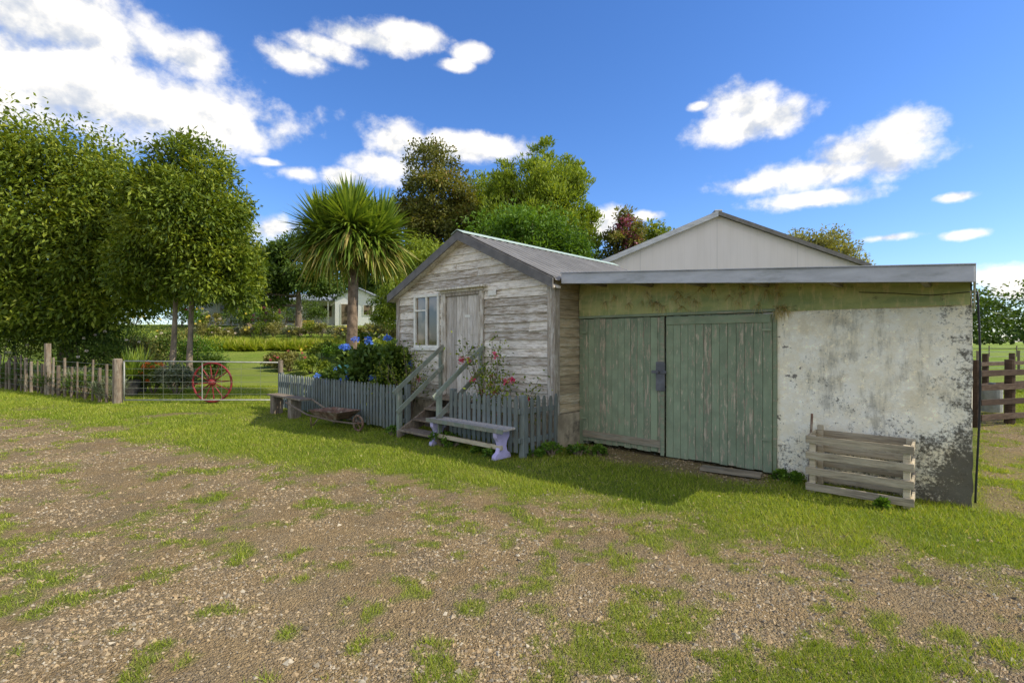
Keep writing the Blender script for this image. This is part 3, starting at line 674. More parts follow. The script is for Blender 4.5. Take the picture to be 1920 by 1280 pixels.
bx,by=fromL(-7.0,-1.2)
T=thing('rustic_bench','low rustic plank bench on block legs at the fence end','bench',(bx,by,0),AN)
mb=MB(); mb.box(0,1.6,-.13,.13,.40,.44); mb.obj('seat',m_post,T,bevel=.008)
for xx in (.12,1.0): mb=MB(); mb.box(xx,xx+.16,-.11,.11,-.02,.398); mb.obj('leg',m_post,T,bevel=.01)
# ================= WHEELBARROW
wx,wy=fromL(-4.15,-1.25)
T=thing('wheelbarrow','rusty old wheelbarrow lying low beside the picket fence','wheelbarrow',(wx,wy,0),AN+.12)
mb=MB()
b=[(-.30,-.18,.20),(.25,-.15,.18),(.25,.15,.18),(-.30,.18,.20)]; t=[(-.44,-.29,.33),(.45,-.26,.34),(.45,.26,.34),(-.44,.29,.33)]; ti=[(x*.95,y*.93,z) for x,y,z in t]; bi=[(x*.95,y*.93,z+.015) for x,y,z in b]
mb.add(b+t+ti+bi,[(0,3,2,1),(0,1,5,4),(1,2,6,5),(2,3,7,6),(3,0,4,7),(4,5,9,8),(5,6,10,9),(6,7,11,10),(7,4,8,11),(8,9,13,12),(9,10,14,13),(10,11,15,14),(11,8,12,15),(12,13,14,15)],.5)
mb.obj('tray',m_rust,T,bevel=.006)
for sg in (1,-1):
    mb=MB(); mb.tube([(.70,sg*.08,.15),(.2,sg*.15,.16),(-.5,sg*.24,.23),(-1.15,sg*.29,.42)],[.015,.017,.019,.019],8); mb.obj('handle',m_post,T)
    mb=MB(); mb.tube([(-.42,sg*.22,.23),(-.38,sg*.24,.0),(-.36,sg*.24,.01),(-.2,sg*.2,.19)],.011,6); mb.obj('leg',m_rust,T)
mb=MB(); mb.ring((.68,0,.15),.13,.020,n=28,m=8)
for k in range(6): a_=k*math.pi/3; mb.tube([(.68,0,.15),(.68+.12*math.cos(a_),0,.15+.12*math.sin(a_))],.007,5)
mb.tube([(.68,-.09,.15),(.68,.09,.15)],.013,8); mb.obj('wheel',m_rust,T)
# ================= CRATE
cx,cy=fromL(3.33,.08)
T=thing('slatted_crate','open slatted wooden crate standing on the grass against the plaster wall','crate',(cx,cy,0.01),AN+.02)
CL,CD,CHh=.84,.46,.60
for k in range(4):
    zz=.03+k*.165
    mb=MB(); mb.box(-.03,CL+.03,-.022,-.002,zz,zz+.075); mb.obj('slat',m_crate,T,bevel=.003)
    mb=MB(); mb.box(.0,CL,CD+.002,CD+.022,zz,zz+.075); mb.obj('slat',m_crate,T,bevel=.003)
    for xx in (-.022,CL+.002):
        mb=MB(); mb.box(xx,xx+.02,0.0,CD,zz+.002,zz+.077); mb.obj('slat',m_crate,T,bevel=.003)
for xx in (0,CL-.055):
    for yy in (0,CD-.055): mb=MB(); mb.box(xx,xx+.055,yy,yy+.055,0,CHh+(.06 if yy>0 and xx==0 else .0)); mb.obj('post',m_crate,T,bevel=.004)
T=thing('iron_bar','rusty iron bar leaning in the slatted crate','bar',(*fromL(3.31,.10),0),AN)
mb=MB(); mb.tube([(.02,-.02,0),(.0,.12,.40),(-.02,.30,.80)],.013,6); mb.obj('rod',m_rust,T)
# ================= GATE
T=thing('farm_gate','galvanised pipe farm gate with wire mesh beside a wooden post','gate',(-9.95,13,0),0)
GL=4.0; mb=MB()
for p in ([(0,0,.10),(GL,0,.10)],[(0,0,1.10),(GL,0,1.06)],[(0,0,.10),(0,0,1.10)],[(GL,0,.10),(GL,0,1.06)]): mb.tube(p,.018,8)
mb.obj('frame',m_gate,T,smooth=True)
mb=MB()
for zz in (.25,.40,.56,.73,.90): mb.tube([(0,0,zz),(GL,0,zz)],.004,4)
for xx in np.arange(.5,GL,.5): mb.tube([(xx,0,.1),(xx,0,1.08)],.003,4)
mb.obj('mesh',m_wire,T)
mb=MB(); mb.tube([(GL*.5,0.0,.10),(GL*.5,0,1.08)],.012,6); mb.obj('brace',m_gate,T)
T=thing('gate_post','round weathered timber gate post','post',(-10.12,13.0,0)); mb=MB(); mb.tube([(0,0,-.2),(0,0,1.14),(0,0,1.16)],[.115,.105,.08],12); mb.obj('timber',m_post,T)
T=thing('gate_post','slim weathered timber post at the end of the picket fence','post',(*fromL(-7.72,-.72),0)); mb=MB(); mb.tube([(0,0,-.2),(0,0,1.15)],[.06,.055],10); mb.obj('timber',m_post,T)
T=thing('wagon_wheel','red painted wagon wheel with wooden spokes leaning on the farm gate','wheel',(W(397,13.1),13.12,.0))
mb=MB(); mb.ring((0,0,.54),.50,.026,n=56,m=8); mb.obj('rim',m_red,T,smooth=True)
for k in range(12):
    a_=k*math.pi/6+.1; mb=MB(); mb.tube([(.06*math.cos(a_),0,.54+.06*math.sin(a_)),(.25*math.cos(a_),0,.54+.25*math.sin(a_)),(.48*math.cos(a_),0,.54+.48*math.sin(a_))],[.019,.017,.012],6); mb.obj('spoke',m_red,T)
mb=MB(); mb.tube([(0,-.1,.54),(0,-.04,.54),(0,.04,.54),(0,.1,.54)],[.05,.085,.085,.05],14); mb.obj('hub',m_red,T)
# ================= LEFT WIRE FENCE
A=np.array([-10.3,13.1]); B=np.array([-20.5,18.4]); L=np.linalg.norm(B-A); an=math.atan2(B[1]-A[1],B[0]-A[0])
T=thing('wire_fence','post and wire boundary fence with closely set weathered timber battens','fence',(A[0],A[1],0),an)
tt=[.4+.36*i+random.uniform(-.07,.07) for i in range(31)]
for i,s_ in enumerate(tt):
    mb=MB(); big=(i==9); h=(1.5 if big else random.uniform(.85,1.15)); r_=.09 if big else random.uniform(.022,.05)
    zg=float(gh(A[0]+(B[0]-A[0])*s_/L,A[1]+(B[1]-A[1])*s_/L)); mb.tube([(s_,0,zg-.2),(s_+random.uniform(-.06,.06),0,zg+h)],[r_,r_*.9],8); mb.obj('post',m_post,T)
mb=MB()
for zz in (.2,.35,.5,.68,.86,1.0): mb.tube([(0,.03,zz),(L,.03,zz+.15)],.004,4)
mb.obj('wire',m_wire,T)
# ================= TREES
tree('broadleaf_tree','large dense glossy broadleaf tree behind the wire fence',-16.2,18.4,[((0,0,5.7),(3.5,3.0,3.6),56000),((-3.0,0,3.4),(2.6,2.2,2.6),16000),((1.9,-.3,4.3),(2.3,1.8,3.2),22000),((-.5,-.5,2.6),(2.6,2.0,1.9),15000)],m_l1,(.20,.075),tr=.22,nl=160,lr=.30,droop=.5,flat=.9)
tree('broadleaf_tree','upright broadleaf tree with slender twin trunks beside the gate',W(342,16.5),16.5,[((.3,0,5.35),(1.8,1.8,2.8),40000),((1.1,0,3.9),(1.4,1.4,1.8),13000),((-.9,0,4.3),(1.5,1.3,2.2),13000)],m_l1,(.18,.065),trunks=[(-.35,0),(.2,.1)],tr=.095,bark=m_bark2,nl=130,lr=.30,droop=.5,flat=.9)
tree('shade_tree','dark spreading tree beyond the garden lawn',W(560,37),37,[((0,0,4.6),(3.0,2.6,2.7),16000),((-2.8,0,3.4),(2.4,2,2.0),7000)],m_l2,(.30,.13),tr=.25,nl=70)
tree('shade_tree','olive coloured tree beyond the garden lawn',W(465,44),44,[((0,0,4.4),(3.4,3,3.0),14000)],m_l7,(.32,.14),tr=.25,nl=70)
tree('shade_tree','leafy green tree beyond the garden beds',W(360,42),42,[((0,0,3.6),(2.8,2.4,2.4),12000)],m_l1,(.30,.13),tr=.2,nl=70)
tree('shade_tree','dark leafy tree behind the house gable',W(715,57),57,[((0,0,5.6),(4.2,3.4,5.0),16000)],m_l2,(.40,.18),tr=.2,nl=70)
tree('weeping_tree','yellow green drooping tree behind the cottage',W(785,25),25,[((0,0,3.6),(1.9,1.7,2.4),14000),((.9,0,4.6),(1.3,1.2,1.4),6000),((-1.1,0,2.8),(1.2,1.2,1.7),5000)],m_l4,(.22,.05),tr=.14,nl=80,droop=1.2)
tree('copper_tree','tall airy tree with olive and copper leaves',W(815,30),30,[((0,0,8.3),(2.5,2.2,3.8),16000),((1.6,0,6.5),(1.9,1.8,2.8),9000),((-1.3,0,6.4),(1.8,1.6,2.6),8000)],m_l3,(.22,.10),tr=.22,nl=100,lr=.26)
tree('garden_tree','feathery yellow green tree between the taller crowns',W(905,31),31,[((0,0,6.8),(2.1,1.8,4.2),19000)],m_l4,(.22,.08),tr=.15,nl=90,droop=-.6)
tree('poplar_tree','tall feathery bright green tree behind the cottage',W(1010,28),28,[((0,0,7.2),(2.9,2.0,3.7),28000),((0.3,0,8.2),(1.2,1.1,4.0),11000),((1.9,0,7.2),(1.2,1.2,3.7),12000),((-1.9,0,7.2),(1.2,1.2,3.5),10000),((2.7,0,5.4),(.9,.9,2.9),5000)],m_l4,(.22,.07),tr=.2,nl=130,lr=.26,droop=-1.0)
tree('laurel_tree','rounded vivid green tree behind the cottage roof',W(985,21.5),21.5,[((0,0,4.6),(2.6,2.2,2.6),20000),((1.3,0,4.2),(1.6,1.5,2.2),8000),((-1.6,0,3.8),(1.5,1.4,1.8),7000)],m_l5,(.18,.08),tr=.16,nl=80)
tree('flowering_tree','small tree with purple red blossom behind the shed',W(1172,27),27,[((0,0,5.4),(1.5,1.3,2.7),10000)],m_l3,(.2,.09),tr=.12,nl=60,extra=[('blossom',m_mauve,1300,.12,((.2,0,6.6),(.9,.9,1.5)))])
tree('garden_tree','rounded olive green tree behind the shed',W(1243,30),30,[((0,0,6.0),(2.0,1.7,2.6),10000)],m_l1,(.24,.11),tr=.15,nl=60)
tree('garden_tree','broad olive green tree beyond the shed roof',W(1530,36),36,[((0,0,6.9),(3.3,2.6,2.9),14000)],m_l7,(.26,.12),tr=.22,nl=80)
# cabbage tree
px=W(660,14.2); T=thing('cabbage_tree','cabbage tree with a round head of long spiky strap leaves','tree',(px,14.2,float(gh(px,14.2))))
mb=MB(); mb.tube([(0,0,-.2),(0,0,.1),(-.02,0,1.2),(.02,0,2.3),(.04,0,3.4),(.0,0,4.2),(0,0,4.8)],[.24,.19,.155,.145,.14,.14,.05],12,.5)
for q in ((-.45,0,4.7),(.45,.1,4.7),(.1,-.3,4.8),(0,.4,4.8)): mb.tube([(0,0,3.8),(q[0]*.6,q[1]*.6,4.3),q],[.12,.09,.05],8,.5)
mb.obj('trunk',m_bark3,T,smooth=True)
heads=[(-.75,0,4.6),(.75,.1,4.5),(.1,-.45,4.65),(0,.4,4.65),(0,0,4.9),(-.5,-.2,4.35),(.5,-.15,4.3)]
strap('crown',T,heads,4300,1.32,.075,m_palm,1,elev=(-.9,1.4),droop=.75,yell=True,stiff=.30)
# ================= SHRUBS near cottage
def flax(x,y,n,L,label,mat=m_palm,w=.035,elev=(.3,1.5),z=None,group=None):
    T=thing('flax_plant',label,'plant',(x,y,float(gh(x,y)) if z is None else z),group=group); strap('foliage',T,[(0,0,0.02),(.06,.05,.02),(-.05,.06,.02)],n,L,w,mat,1,elev=elev,droop=.7); return T
for (px_,D_,s_,k,hz_) in ((700,10.6,.55,6,.80),(672,11.4,.5,6,.80),(738,10.0,.42,4,.82),(622,12.4,.45,4,.45),(718,11.9,.6,2,.8)):
    bush('hydrangea','leafy hydrangea with round blue flower heads',W(px_,D_),D_,(s_,s_,hz_),m_l2,3400,(.13,.085),cat='hydrangea',flowers=(m_blue,k,.085),group='hydrangeas beside the cottage')
def rose(lx,ly,h,label,k,nf=7):
    x,y=fromL(lx,ly); T=thing('rose_bush',label,'rose bush',(x,y,0)); mb=MB(); tips=[]
    for i in range(12):
        a_=random.uniform(0,6.28); r_=random.uniform(.15,.5); hh=h*random.uniform(.6,1.05)
        pts=[(0,0,0),(r_*.35*math.cos(a_),r_*.35*math.sin(a_),hh*.5),(r_*math.cos(a_),r_*.5*math.sin(a_),hh)]
        mb.tube(pts,[.01,.007,.003],5); 
        for t in np.linspace(.35,1,7): tips.append(Vector(pts[1]).lerp(Vector(pts[2]),t)+Vector([random.uniform(-.08,.08) for _ in range(3)]))
    mb.obj('stem',m_post,T)
    P=np.repeat(np.array(tips),nf,0)+rng.normal(0,.09,(len(tips)*nf,3)); V,Fc,R=leafmesh(P,norm(rng.normal(0,1,P.shape)),.055,.032,.1,rnd=rng.random(len(P))*.8+.1); fast('foliage',V,Fc,m_l1,T,R)
    for i in rng.choice(len(tips),k,False):
        P=np.array(tips[i])[None]+rng.normal(0,.020,(26,3)); V,Fc,R=leafmesh(P,norm(rng.normal(0,1,P.shape)),.032,.032,0,rnd=rng.random(len(P))); fast('flower',V,Fc,m_pink,T,R)
rose(-.95,-.42,1.6,'climbing rose with pink blooms beside the cottage steps',10)
rose(-.5,-.38,1.1,'low rose bush with pink blooms behind the picket fence',6)
rose(-3.05,-.40,1.5,'leggy rose bush under the cottage window',2)
rose(-3.6,-.45,1.3,'rose bush with few blooms below the cottage window',2)
for i,(lx,ly,s_) in enumerate([(-1.35,-1.0,.15),(-1.2,-.95,.13),(-.3,-1.0,.10),(.25,-.35,.12),(.5,-.1,.11),(.7,.15,.08),(.15,-.6,.09),(-2.7,-1.0,.10),(-.7,-.95,.08),(2.95,.48,.07),(3.12,.45,.06),(3.95,-.02,.05),(-4.6,-.95,.08),(-5.3,-.9,.1)]):
    x,y=fromL(lx,ly); bush('weed','low leafy green weed at the foot of the wall',x,y,(s_*1.5,s_*1.2,s_*.8),m_l5,300,(.05,.03),cat='weed',nl=10,group='weeds growing along the walls')
# watering can
T=thing('watering_can','small teal plastic watering can perched among hydrangeas','watering can',(W(652,10.3),10.3,.0))
mb=MB(); mb.tube([(0,0,0),(0,0,.95)],.012,6); mb.obj('stake',m_post,T)
mb=MB(); mb.tube([(0,0,.95),(0,0,1.09),(0,0,1.12)],[.085,.072,.06],16); mb.obj('body',m_teal,T)
mb=MB(); mb.tube([(-.07,0,.99),(-.14,0,1.07),(-.18,0,1.12)],[.016,.012,.024],8); mb.obj('spout',m_teal,T)
mb=MB(); mb.tube([(.075,0,.99),(.13,0,1.03),(.12,0,1.12),(.05,0,1.14),(-.03,0,1.12)],.009,6); mb.obj('handle',m_teal,T)
for (px_,D_,n_,L_,lab) in ((245,14.6,160,.9,'spiky green flax plant in a dark pot'),(262,15.4,130,1.0,'tall flax plant behind the gate')):
    x=W(px_,D_); flax(x,D_,n_,L_,lab,z=.45+float(gh(x,D_)))
    T=thing('plant_pot','dark tapered plant pot behind the gate','pot',(x,D_,float(gh(x,D_)))); mb=MB(); mb.tube([(0,0,0),(0,0,.42),(0,0,.46)],[.16,.24,.25],16); mb.obj('body',m_pot,T)
bush('flowering_shrub','bright orange red flowering plant behind the gate',W(288,15.2),15.2,(.35,.3,.45),m_l1,900,(.09,.04),flowers=(m_orange,14,.06))
for (px_,D_,r_,h_,mt,lab,fl) in [
 (330,15.0,.55,.45,m_l6,'grey green spreading shrub behind the gate',None),
 (372,19,1.1,.85,m_l5,'rounded green shrub under the trees',None),(395,18,.6,.5,m_l2,'dark rounded shrub under the trees',None),
 (300,20,1.0,.9,m_l2,'dark leafy shrub under the trees',None),(255,18.5,.9,.8,m_l7,'olive shrub under the trees',None),
 (330,25,1.3,.8,m_l7,'leafy shrub on the garden slope',(m_wpet,8,.06)),(270,26,1.5,1.0,m_l1,'leafy shrub on the garden slope',(m_ypet,8,.06)),(200,26,1.6,1.6,m_l2,'tall dark shrub on the garden slope',None),(130,27,1.8,1.8,m_l2,'tall dark shrub on the garden slope',None),(225,21,1.2,1.1,m_l2,'dense dark shrub under the trees',None),
 (210,17.5,1.0,.9,m_l2,'dark leafy shrub behind the wire fence',(m_wpet,8,.05)),(160,17.6,1.0,1.0,m_l2,'dense dark shrub behind the wire fence',None),
 (110,18.5,1.3,1.2,m_l1,'leafy shrub with pale flowers behind the wire fence',(m_wpet,22,.05)),(50,19.5,1.4,1.3,m_l2,'dense dark shrub behind the wire fence',None),
 (0,20,1.6,1.7,m_l2,'tall dark shrub behind the wire fence',(m_wpet,10,.06)),(-40,20,1.8,2.4,m_l2,'tall dark shrub behind the wire fence',None),
 (545,21,.7,.40,m_l7,'low brownish rose bed shrub',(m_pink,8,.05)),(585,20,.8,.35,m_l1,'low green border shrub',None),(515,22,.6,.32,m_l7,'low brownish border shrub',None),
 (605,25,.9,.45,m_l1,'leafy green garden shrub',(m_ypet,6,.06)),(635,24,.8,.5,m_l5,'leafy green garden shrub',None),(700,21,.9,.65,m_l1,'leafy green garden shrub',(m_ypet,10,.06)),(725,13.5,.6,.9,m_l1,'leafy shrub beside the cottage wall',None)]:
    bush('garden_shrub',lab,W(px_,D_),D_,(r_,r_*.9,h_),mt,2400,(.10,.05),flowers=fl)
for i in range(14):
    s_=.6+i*.75; x=A[0]+(B[0]-A[0])*s_/L; y=A[1]+(B[1]-A[1])*s_/L
    bush('lavender_clump','grey green lavender clump at the wire fence',x+.1,y+.25,(.42,.35,random.uniform(.3,.48)),m_l6 if i%3==0 else m_l2,1100,(.11,.022),cat='plant',nl=14,droop=-.8,group='clumps along the wire fence')
def strapbed(name,label,x0,x1,y,dep,n,L,mat,elev=(.4,1.5)):
    T=thing(name,label,'flower bed',((x0+x1)/2,y,float(gh((x0+x1)/2,y)))); w=(x1-x0)/2
    hs=[(random.uniform(-w,w),random.uniform(-dep,dep),0) for _ in range(260)]
    hs=[(a_,b_,float(gh(a_+(x0+x1)/2,b_+y))-float(gh((x0+x1)/2,y))) for a_,b_,_ in hs]
    strap('foliage',T,hs,n,L,.06,mat,1,seg=3,elev=elev,droop=.7)
strapbed('agapanthus_bed','long bed of bright green strap leaved agapanthus',-20.5,-8.6,29.5,1.3,13000,.7,m_grass)
for i in range(22):
    x=-23+i*.8; bush('terrace_shrub','clipped brownish mounded shrub on the terrace',x,35.5+random.uniform(-.6,.6),(.7,.6,.36+random.uniform(0,.25)),(m_l7,m_l6,m_l7,m_l1)[i%4],900,(.12,.07),nl=16,flowers=((m_ypet,5,.075) if i%4==2 else ((m_wpet,4,.07) if i%5==4 else None)),group='mounded shrubs along the terrace')
mb=MB(); T=thing('stone_wall','low rough stone retaining wall along the terrace','wall',(-15,38.5,float(gh(-15,38.5))))
for i in range(150):
    x=-9+i*.125; r_=random.uniform(.12,.24); z=random.uniform(0,.35)
    mb.tube([(x,-.0,z-.1),(x+.03,0,z+.0),(x,0,z+r_*.8)],[r_*.9,r_,r_*.4],6)
mb.obj('stones',m_rock,T)
for i,(px_,D_,r_,h_,mt,fl) in enumerate([(365,41,1.0,.9,m_l5,(m_ypet,6,.1)),(400,42,1.1,.7,m_l7,(m_wpet,5,.1)),(440,41,1.2,.9,m_l2,None),(475,42,1.1,1.0,m_l5,(m_ypet,5,.1)),(505,41,1.1,.9,m_l1,(m_mauve,10,.11)),(530,43,1.1,1.3,m_l2,None),(595,42,.9,.9,m_l2,None),(575,44,1.2,1.5,m_l2,None),(340,44,1.3,1.2,m_l1,(m_pink,8,.1)),(712,38,1.0,.6,m_l1,None),(728,34,1.1,.6,m_l7,(m_ypet,12,.09)),(250,45,2,2.0,m_l2,None),(180,45,2,2.2,m_l1,None),(90,42,2.4,2.5,m_l2,None),(10,42,2.5,2.5,m_l2,None),(690,30,.8,.4,m_l1,(m_wpet,9,.08)),(655,31,1,.4,m_l7,(m_ypet,8,.08))]):
    bush('border_shrub','leafy mixed border shrub in front of the house',W(px_,D_),D_,(r_,r_*.9,h_),mt,1100,(.17,.09),flowers=fl,nl=20,group='mixed border shrubs')
# yellow bench
x,y=W(568,39.0),39.0; T=thing('yellow_bench','bright yellow garden bench on the upper lawn','bench',(x,y,float(gh(x,y))+.02))
mb=MB(); 
for k in range(4): mb.box(-.75,.75,-.25+k*.12,-.16+k*.12,.43,.46)
mb.obj('seat',m_yellow,T)
mb=MB()
for k in range(3): mb.box(-.75,.75,.23,.26,.55+k*.14,.64+k*.14)
mb.obj('backrest',m_yellow,T)
for xx in (-.7,.65): mb=MB(); mb.box(xx,xx+.06,-.25,-.19,0,.43); mb.box(xx,xx+.06,.19,.229,0,.95); mb.box(xx,xx+.06,-.25,.19,.62,.66); mb.obj('leg',m_yellow,T)
# house
hx,hy=W(666,46),46; hz=float(gh(hx,hy)); T=thing('house','white weatherboard house with grey gabled roof and veranda','house',(hx,hy,hz-.1),.05)
mb=MB(); mb.box(-1.8,2.0,0,8,0,2.6,.5); mb.prism([(-1.8,2.6),(2.0,2.6),(.1,3.5)],0.0,8,.5); mb.box(-15,-1.8,2,8,0,2.5,.5); mb.obj('wall',m_housew,T)
mb=MB(); 
for sg,xe in ((1,2.3),(-1,-2.1)): mb.hexa([(.1,-.3,3.55),(xe,-.3,2.5),(xe,8.3,2.5),(.1,8.3,3.55),(.1,-.3,3.65),(xe,-.3,2.6),(xe,8.3,2.6),(.1,8.3,3.65)],.5)
mb.hexa([(-15.3,.3,2.35),(-2.1,.3,2.35),(-2.1,5,3.3),(-15.3,5,3.3),(-15.3,.3,2.45),(-2.1,.3,2.45),(-2.1,5,3.4),(-15.3,5,3.4)],.5)
mb.hexa([(-15.3,5,3.3),(-2.1,5,3.3),(-2.1,8.5,2.4),(-15.3,8.5,2.4),(-15.3,5,3.4),(-2.1,5,3.4),(-2.1,8.5,2.5),(-15.3,8.5,2.5)],.5)
mb.obj('roof',m_darkroof,T)
for (a_,b_,z0_,z1_,yy) in ((-1.3,-.3,0.1,2.1,0),(.7,1.6,1.0,2.0,0),(-4,-2.6,.9,2.1,2),(-7,-5.6,.3,2.1,2),(-10,-8.6,.9,2.1,2),(-13,-11.6,.9,2.1,2)):
    mb=MB(); mb.box(a_,b_,yy-.04,yy-.01,z0_,z1_,.5); w_=mb.obj('window',m_white,T); mb=MB(); mb.box(a_+.08,b_-.08,yy-.05,yy-.041,z0_+.08,z1_-.08,.5); mb.obj('pane',m_glass,w_)
for xx in (-15,-12.5,-10,-7.5,-5,-2.6): mb=MB(); mb.box(xx,xx+.1,.4,.5,0,2.35,.5); mb.obj('veranda_post',m_white,T)
def treeline(name,label,x0,x1,y0,y1,h,n,mat,leafs=(.6,.35),nb=40):
    P=[];O=[];R=[]
    for i in range(nb):
        f=i/(nb-1); x=x0+(x1-x0)*f; y=y0+(y1-y0)*f; hh=h*random.uniform(.6,1.15); w=abs(x1-x0+ y1-y0)/nb*1.3
        p,o,r,_=crownpts((x,y,float(gh(x,y))+hh*.5),(w,w,hh*.52),24,.4,n//nb); P.append(p);O.append(o);R.append(r)
    V,Fc,R=leafmesh(np.concatenate(P),np.concatenate(O),leafs[0],leafs[1],.2,rnd=np.concatenate(R)); o=fast(name,V,Fc,mat,rnd=R); o['kind']='stuff'; o['label']=label; o['category']='trees'
treeline('tree_belt','distant belt of dark green trees beyond the house',-85,10,60,64,8.5,40000,m_l2,(.5,.3),34)
treeline('shelter_belt','distant line of dark trees beyond the paddock',96,190,110,118,13,24000,m_l2,(.8,.5),16)
treeline('far_woods','far low line of trees on the horizon',-20,330,230,240,9,16000,m_l2,(1.6,1.1),60)
# ================= RIGHT YARD
def railrun(x0,y0,x1,y1,label,heights,np_,hp=1.25,w=.11):
    L=math.hypot(x1-x0,y1-y0); an=math.atan2(y1-y0,x1-x0); T=thing('yard_fence',label,'fence',(x0,y0,0),an,group='timber stockyard rails')
    for k in range(np_): xx=L*k/(np_-1); mb=MB(); mb.tube([(xx,.06,-.2),(xx,.06,hp)],[.085,.075],10); mb.obj('post',m_yard,T)
    for zz in heights: mb=MB(); mb.box(0,L,-.05,-.015,zz,zz+w); mb.obj('rail',m_yard,T,bevel=.005)
railrun(8.75,9.5,13.5,11.0,'dark timber stockyard rails in front of the paddock',(.12,.40,.68,.95),6)
railrun(10.8,13.2,18,16.6,'second line of dark timber stockyard rails',(.3,.6,.9),6)
railrun(9.2,10.2,14.6,17.5,'side run of dark timber stockyard rails',(.4,.7,.98),6,1.2)
T=thing('metal_drum','dented grey metal drum behind the stockyard rails','drum',(W(1860,11.2),11.2,0))
mb=MB(); mb.tube([(0,0,0.05),(0,0,.55),(0,0,.62),(0,0,.64)],[.18,.18,.13,.09],18); mb.obj('body',m_gate,T,smooth=False)
mb=MB(); mb.tube([(0,0,.64),(0,0,.69)],[.06,.06],12); mb.obj('cap',m_handle,T)
def wirefence(x0,y0,x1,y1,np_,label):
    L=math.hypot(x1-x0,y1-y0); an=math.atan2(y1-y0,x1-x0); T=thing('paddock_fence',label,'fence',(x0,y0,0),an,group='paddock fences')
    for k in range(np_): xx=L*k/(np_-1); mb=MB(); mb.tube([(xx,0,-.2),(xx,0,1.15)],.06,6); mb.obj('post',m_post,T)
    mb=MB()
    for zz in (.3,.6,.85,1.08): mb.tube([(0,.07,zz),(L,.07,zz)],.012,4)
    mb.obj('wire',m_wire,T)
wirefence(20,24,60,34,16,'post and wire fence across the green paddock'); wirefence(40,52,110,66,20,'far post and wire fence across the paddock')
wirefence(12,14,34,40,14,'post and wire fence running into the paddock')
# ================= WORLD
w=bpy.data.worlds.new('World'); S.world=w; w.use_nodes=True; t=NT(w)
SUN=Vector((.977,-.213,0)).normalized(); EL=math.radians(40)
sky=t.n('ShaderNodeTexSky',sky_type='NISHITA',sun_disc=False,sun_elevation=EL,sun_rotation=math.radians(102),air_density=1.0,dust_density=.4,ozone_density=2.5)
hs=t.n('ShaderNodeHueSaturation',{'Saturation':1.20,'Value':1.0,'Color':sky.outputs[0]})
skyc=t.mix(1.0,hs.outputs[0],(1.15,1.28,1.64),'MULTIPLY')
bg1=t.n('ShaderNodeBackground',{'Color':skyc,'Strength':.13}).outputs[0]
g=t.n('ShaderNodeTexCoord').outputs['Generated']; sp=t.n('ShaderNodeSeparateXYZ',{0:g})
az=t.math('ARCTAN2',sp.outputs[0],sp.outputs[1]); el=t.math('ARCSINE',sp.outputs[2])
ae=t.n('ShaderNodeCombineXYZ',{0:az,1:el,2:0.0}).outputs[0]
clouds=[(60,20,300,120),(140,150,380,110),(330,200,250,82),(430,240,115,50),(0,110,200,120),(360,110,130,55),
 (560,110,75,28),(610,92,80,28),(680,72,85,26),(760,68,80,26),(885,98,40,18),(855,122,30,12),
 (740,265,62,44),(720,315,80,36),(880,275,105,28),(560,325,55,20),(510,305,42,9),(500,430,60,30),(640,330,58,20),
 (1395,200,76,42),(1370,240,88,30),(1450,222,78,38),(1310,200,22,9),
 (1705,250,72,44),(1665,285,105,54),(1590,290,95,42),(1530,325,165,34),(1420,345,90,18),(1530,372,125,18),
 (1790,370,40,10),(1665,445,60,9),(1805,440,46,9),(1880,520,80,26),(1900,545,85,20),(1130,415,50,28),(1210,405,42,11)]
ents=[]
for (cx_,cy_,wx2,wy2) in clouds:
    tx=(cx_-960)/F; tz=(640-cy_)/F; a_=math.atan(tx); e_=math.atan2(tz,math.hypot(tx,1))
    ka=1/(1+tx*tx)*.99; ents.append((a_,e_,max(.01,wx2/F*ka),max(.006,wy2/F/math.hypot(tx,1)*math.cos(e_)**2)))
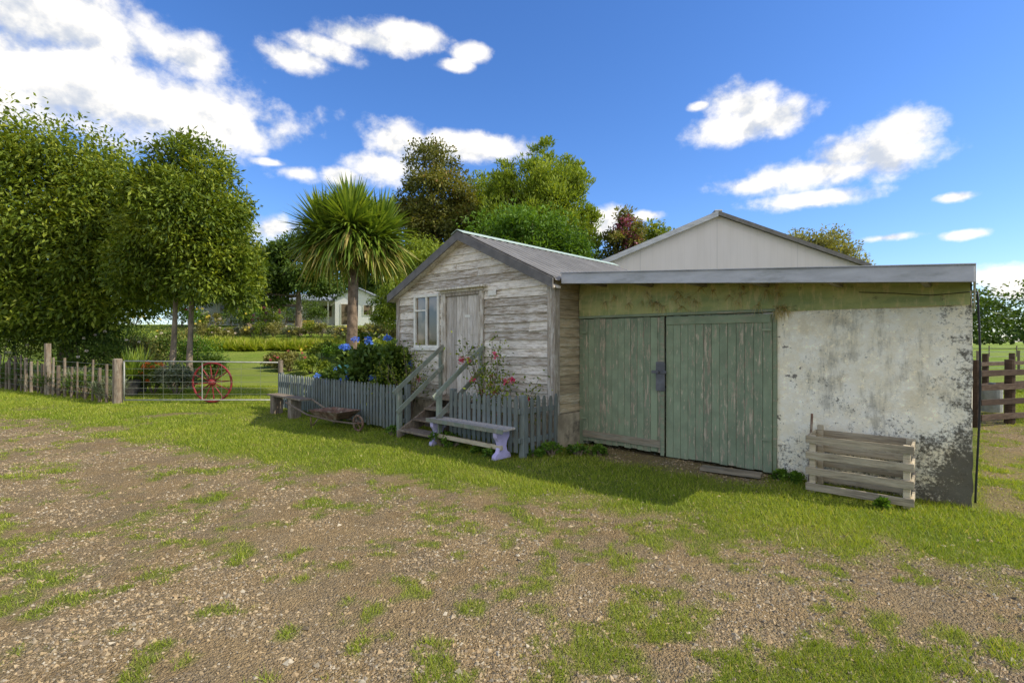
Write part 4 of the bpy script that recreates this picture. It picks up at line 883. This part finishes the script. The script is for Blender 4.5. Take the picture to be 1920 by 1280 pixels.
# unseen clouds added behind the camera as fill light for the shaded facades
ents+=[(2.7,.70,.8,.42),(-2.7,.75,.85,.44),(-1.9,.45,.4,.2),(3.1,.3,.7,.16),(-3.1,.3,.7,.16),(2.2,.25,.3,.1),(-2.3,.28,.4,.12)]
acc=None
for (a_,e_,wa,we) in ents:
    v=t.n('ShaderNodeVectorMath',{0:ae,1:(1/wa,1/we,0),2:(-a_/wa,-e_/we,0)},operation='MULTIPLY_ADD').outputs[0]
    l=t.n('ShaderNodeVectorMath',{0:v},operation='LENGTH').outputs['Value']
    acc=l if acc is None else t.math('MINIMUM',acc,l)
gm=t.mapv(g,(1,1,1.3))
n1=t.noise(gm,11.0,10,.60)
gs=t.n('ShaderNodeVectorMath',{0:gm,1:(.016,-.003,.028)},operation='ADD').outputs[0]
n2=t.noise(gs,11.0,6,.56)
n1s=t.noise(gm,11.0,6,.56)
n3=t.noise(g,36.0,6,.60)
den=t.math('SUBTRACT',1.22,acc)
den=t.math('ADD',den,t.math('MULTIPLY',t.math('SUBTRACT',n1,.5),2.5))
den=t.math('ADD',den,t.math('MULTIPLY',t.math('SUBTRACT',n3,.5),.6))
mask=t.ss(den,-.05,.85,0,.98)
lit=t.math('ADD',t.math('MULTIPLY',t.math('SUBTRACT',n1s,n2),3.6),.70)
lit=t.math('SUBTRACT',lit,t.ss(den,.9,2.2,0,.24))
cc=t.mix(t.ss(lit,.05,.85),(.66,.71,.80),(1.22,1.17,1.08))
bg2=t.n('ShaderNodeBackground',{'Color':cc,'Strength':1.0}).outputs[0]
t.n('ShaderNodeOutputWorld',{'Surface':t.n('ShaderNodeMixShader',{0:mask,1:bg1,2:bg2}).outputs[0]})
sl_=bpy.data.lights.new('sun','SUN'); sl_.energy=5.0; sl_.angle=math.radians(.55); sl_.color=(1,.92,.75)
so=bpy.data.objects.new('sun',sl_); COL.objects.link(so); so.location=(20,-5,30)
dv=Vector((SUN.x*math.cos(EL),SUN.y*math.cos(EL),math.sin(EL))); so.rotation_euler=dv.to_track_quat('Z','Y').to_euler()
cam=bpy.data.cameras.new('camera'); cam.lens=F/1920*36; cam.sensor_width=36; cam.clip_end=5000; cam.clip_start=.05
co=bpy.data.objects.new('camera',cam); COL.objects.link(co); co.location=(0,0,CH); co.rotation_euler=(math.radians(90),0,0); S.camera=co
S.view_settings.view_transform='Standard'; S.view_settings.look='None'; S.view_settings.exposure=0
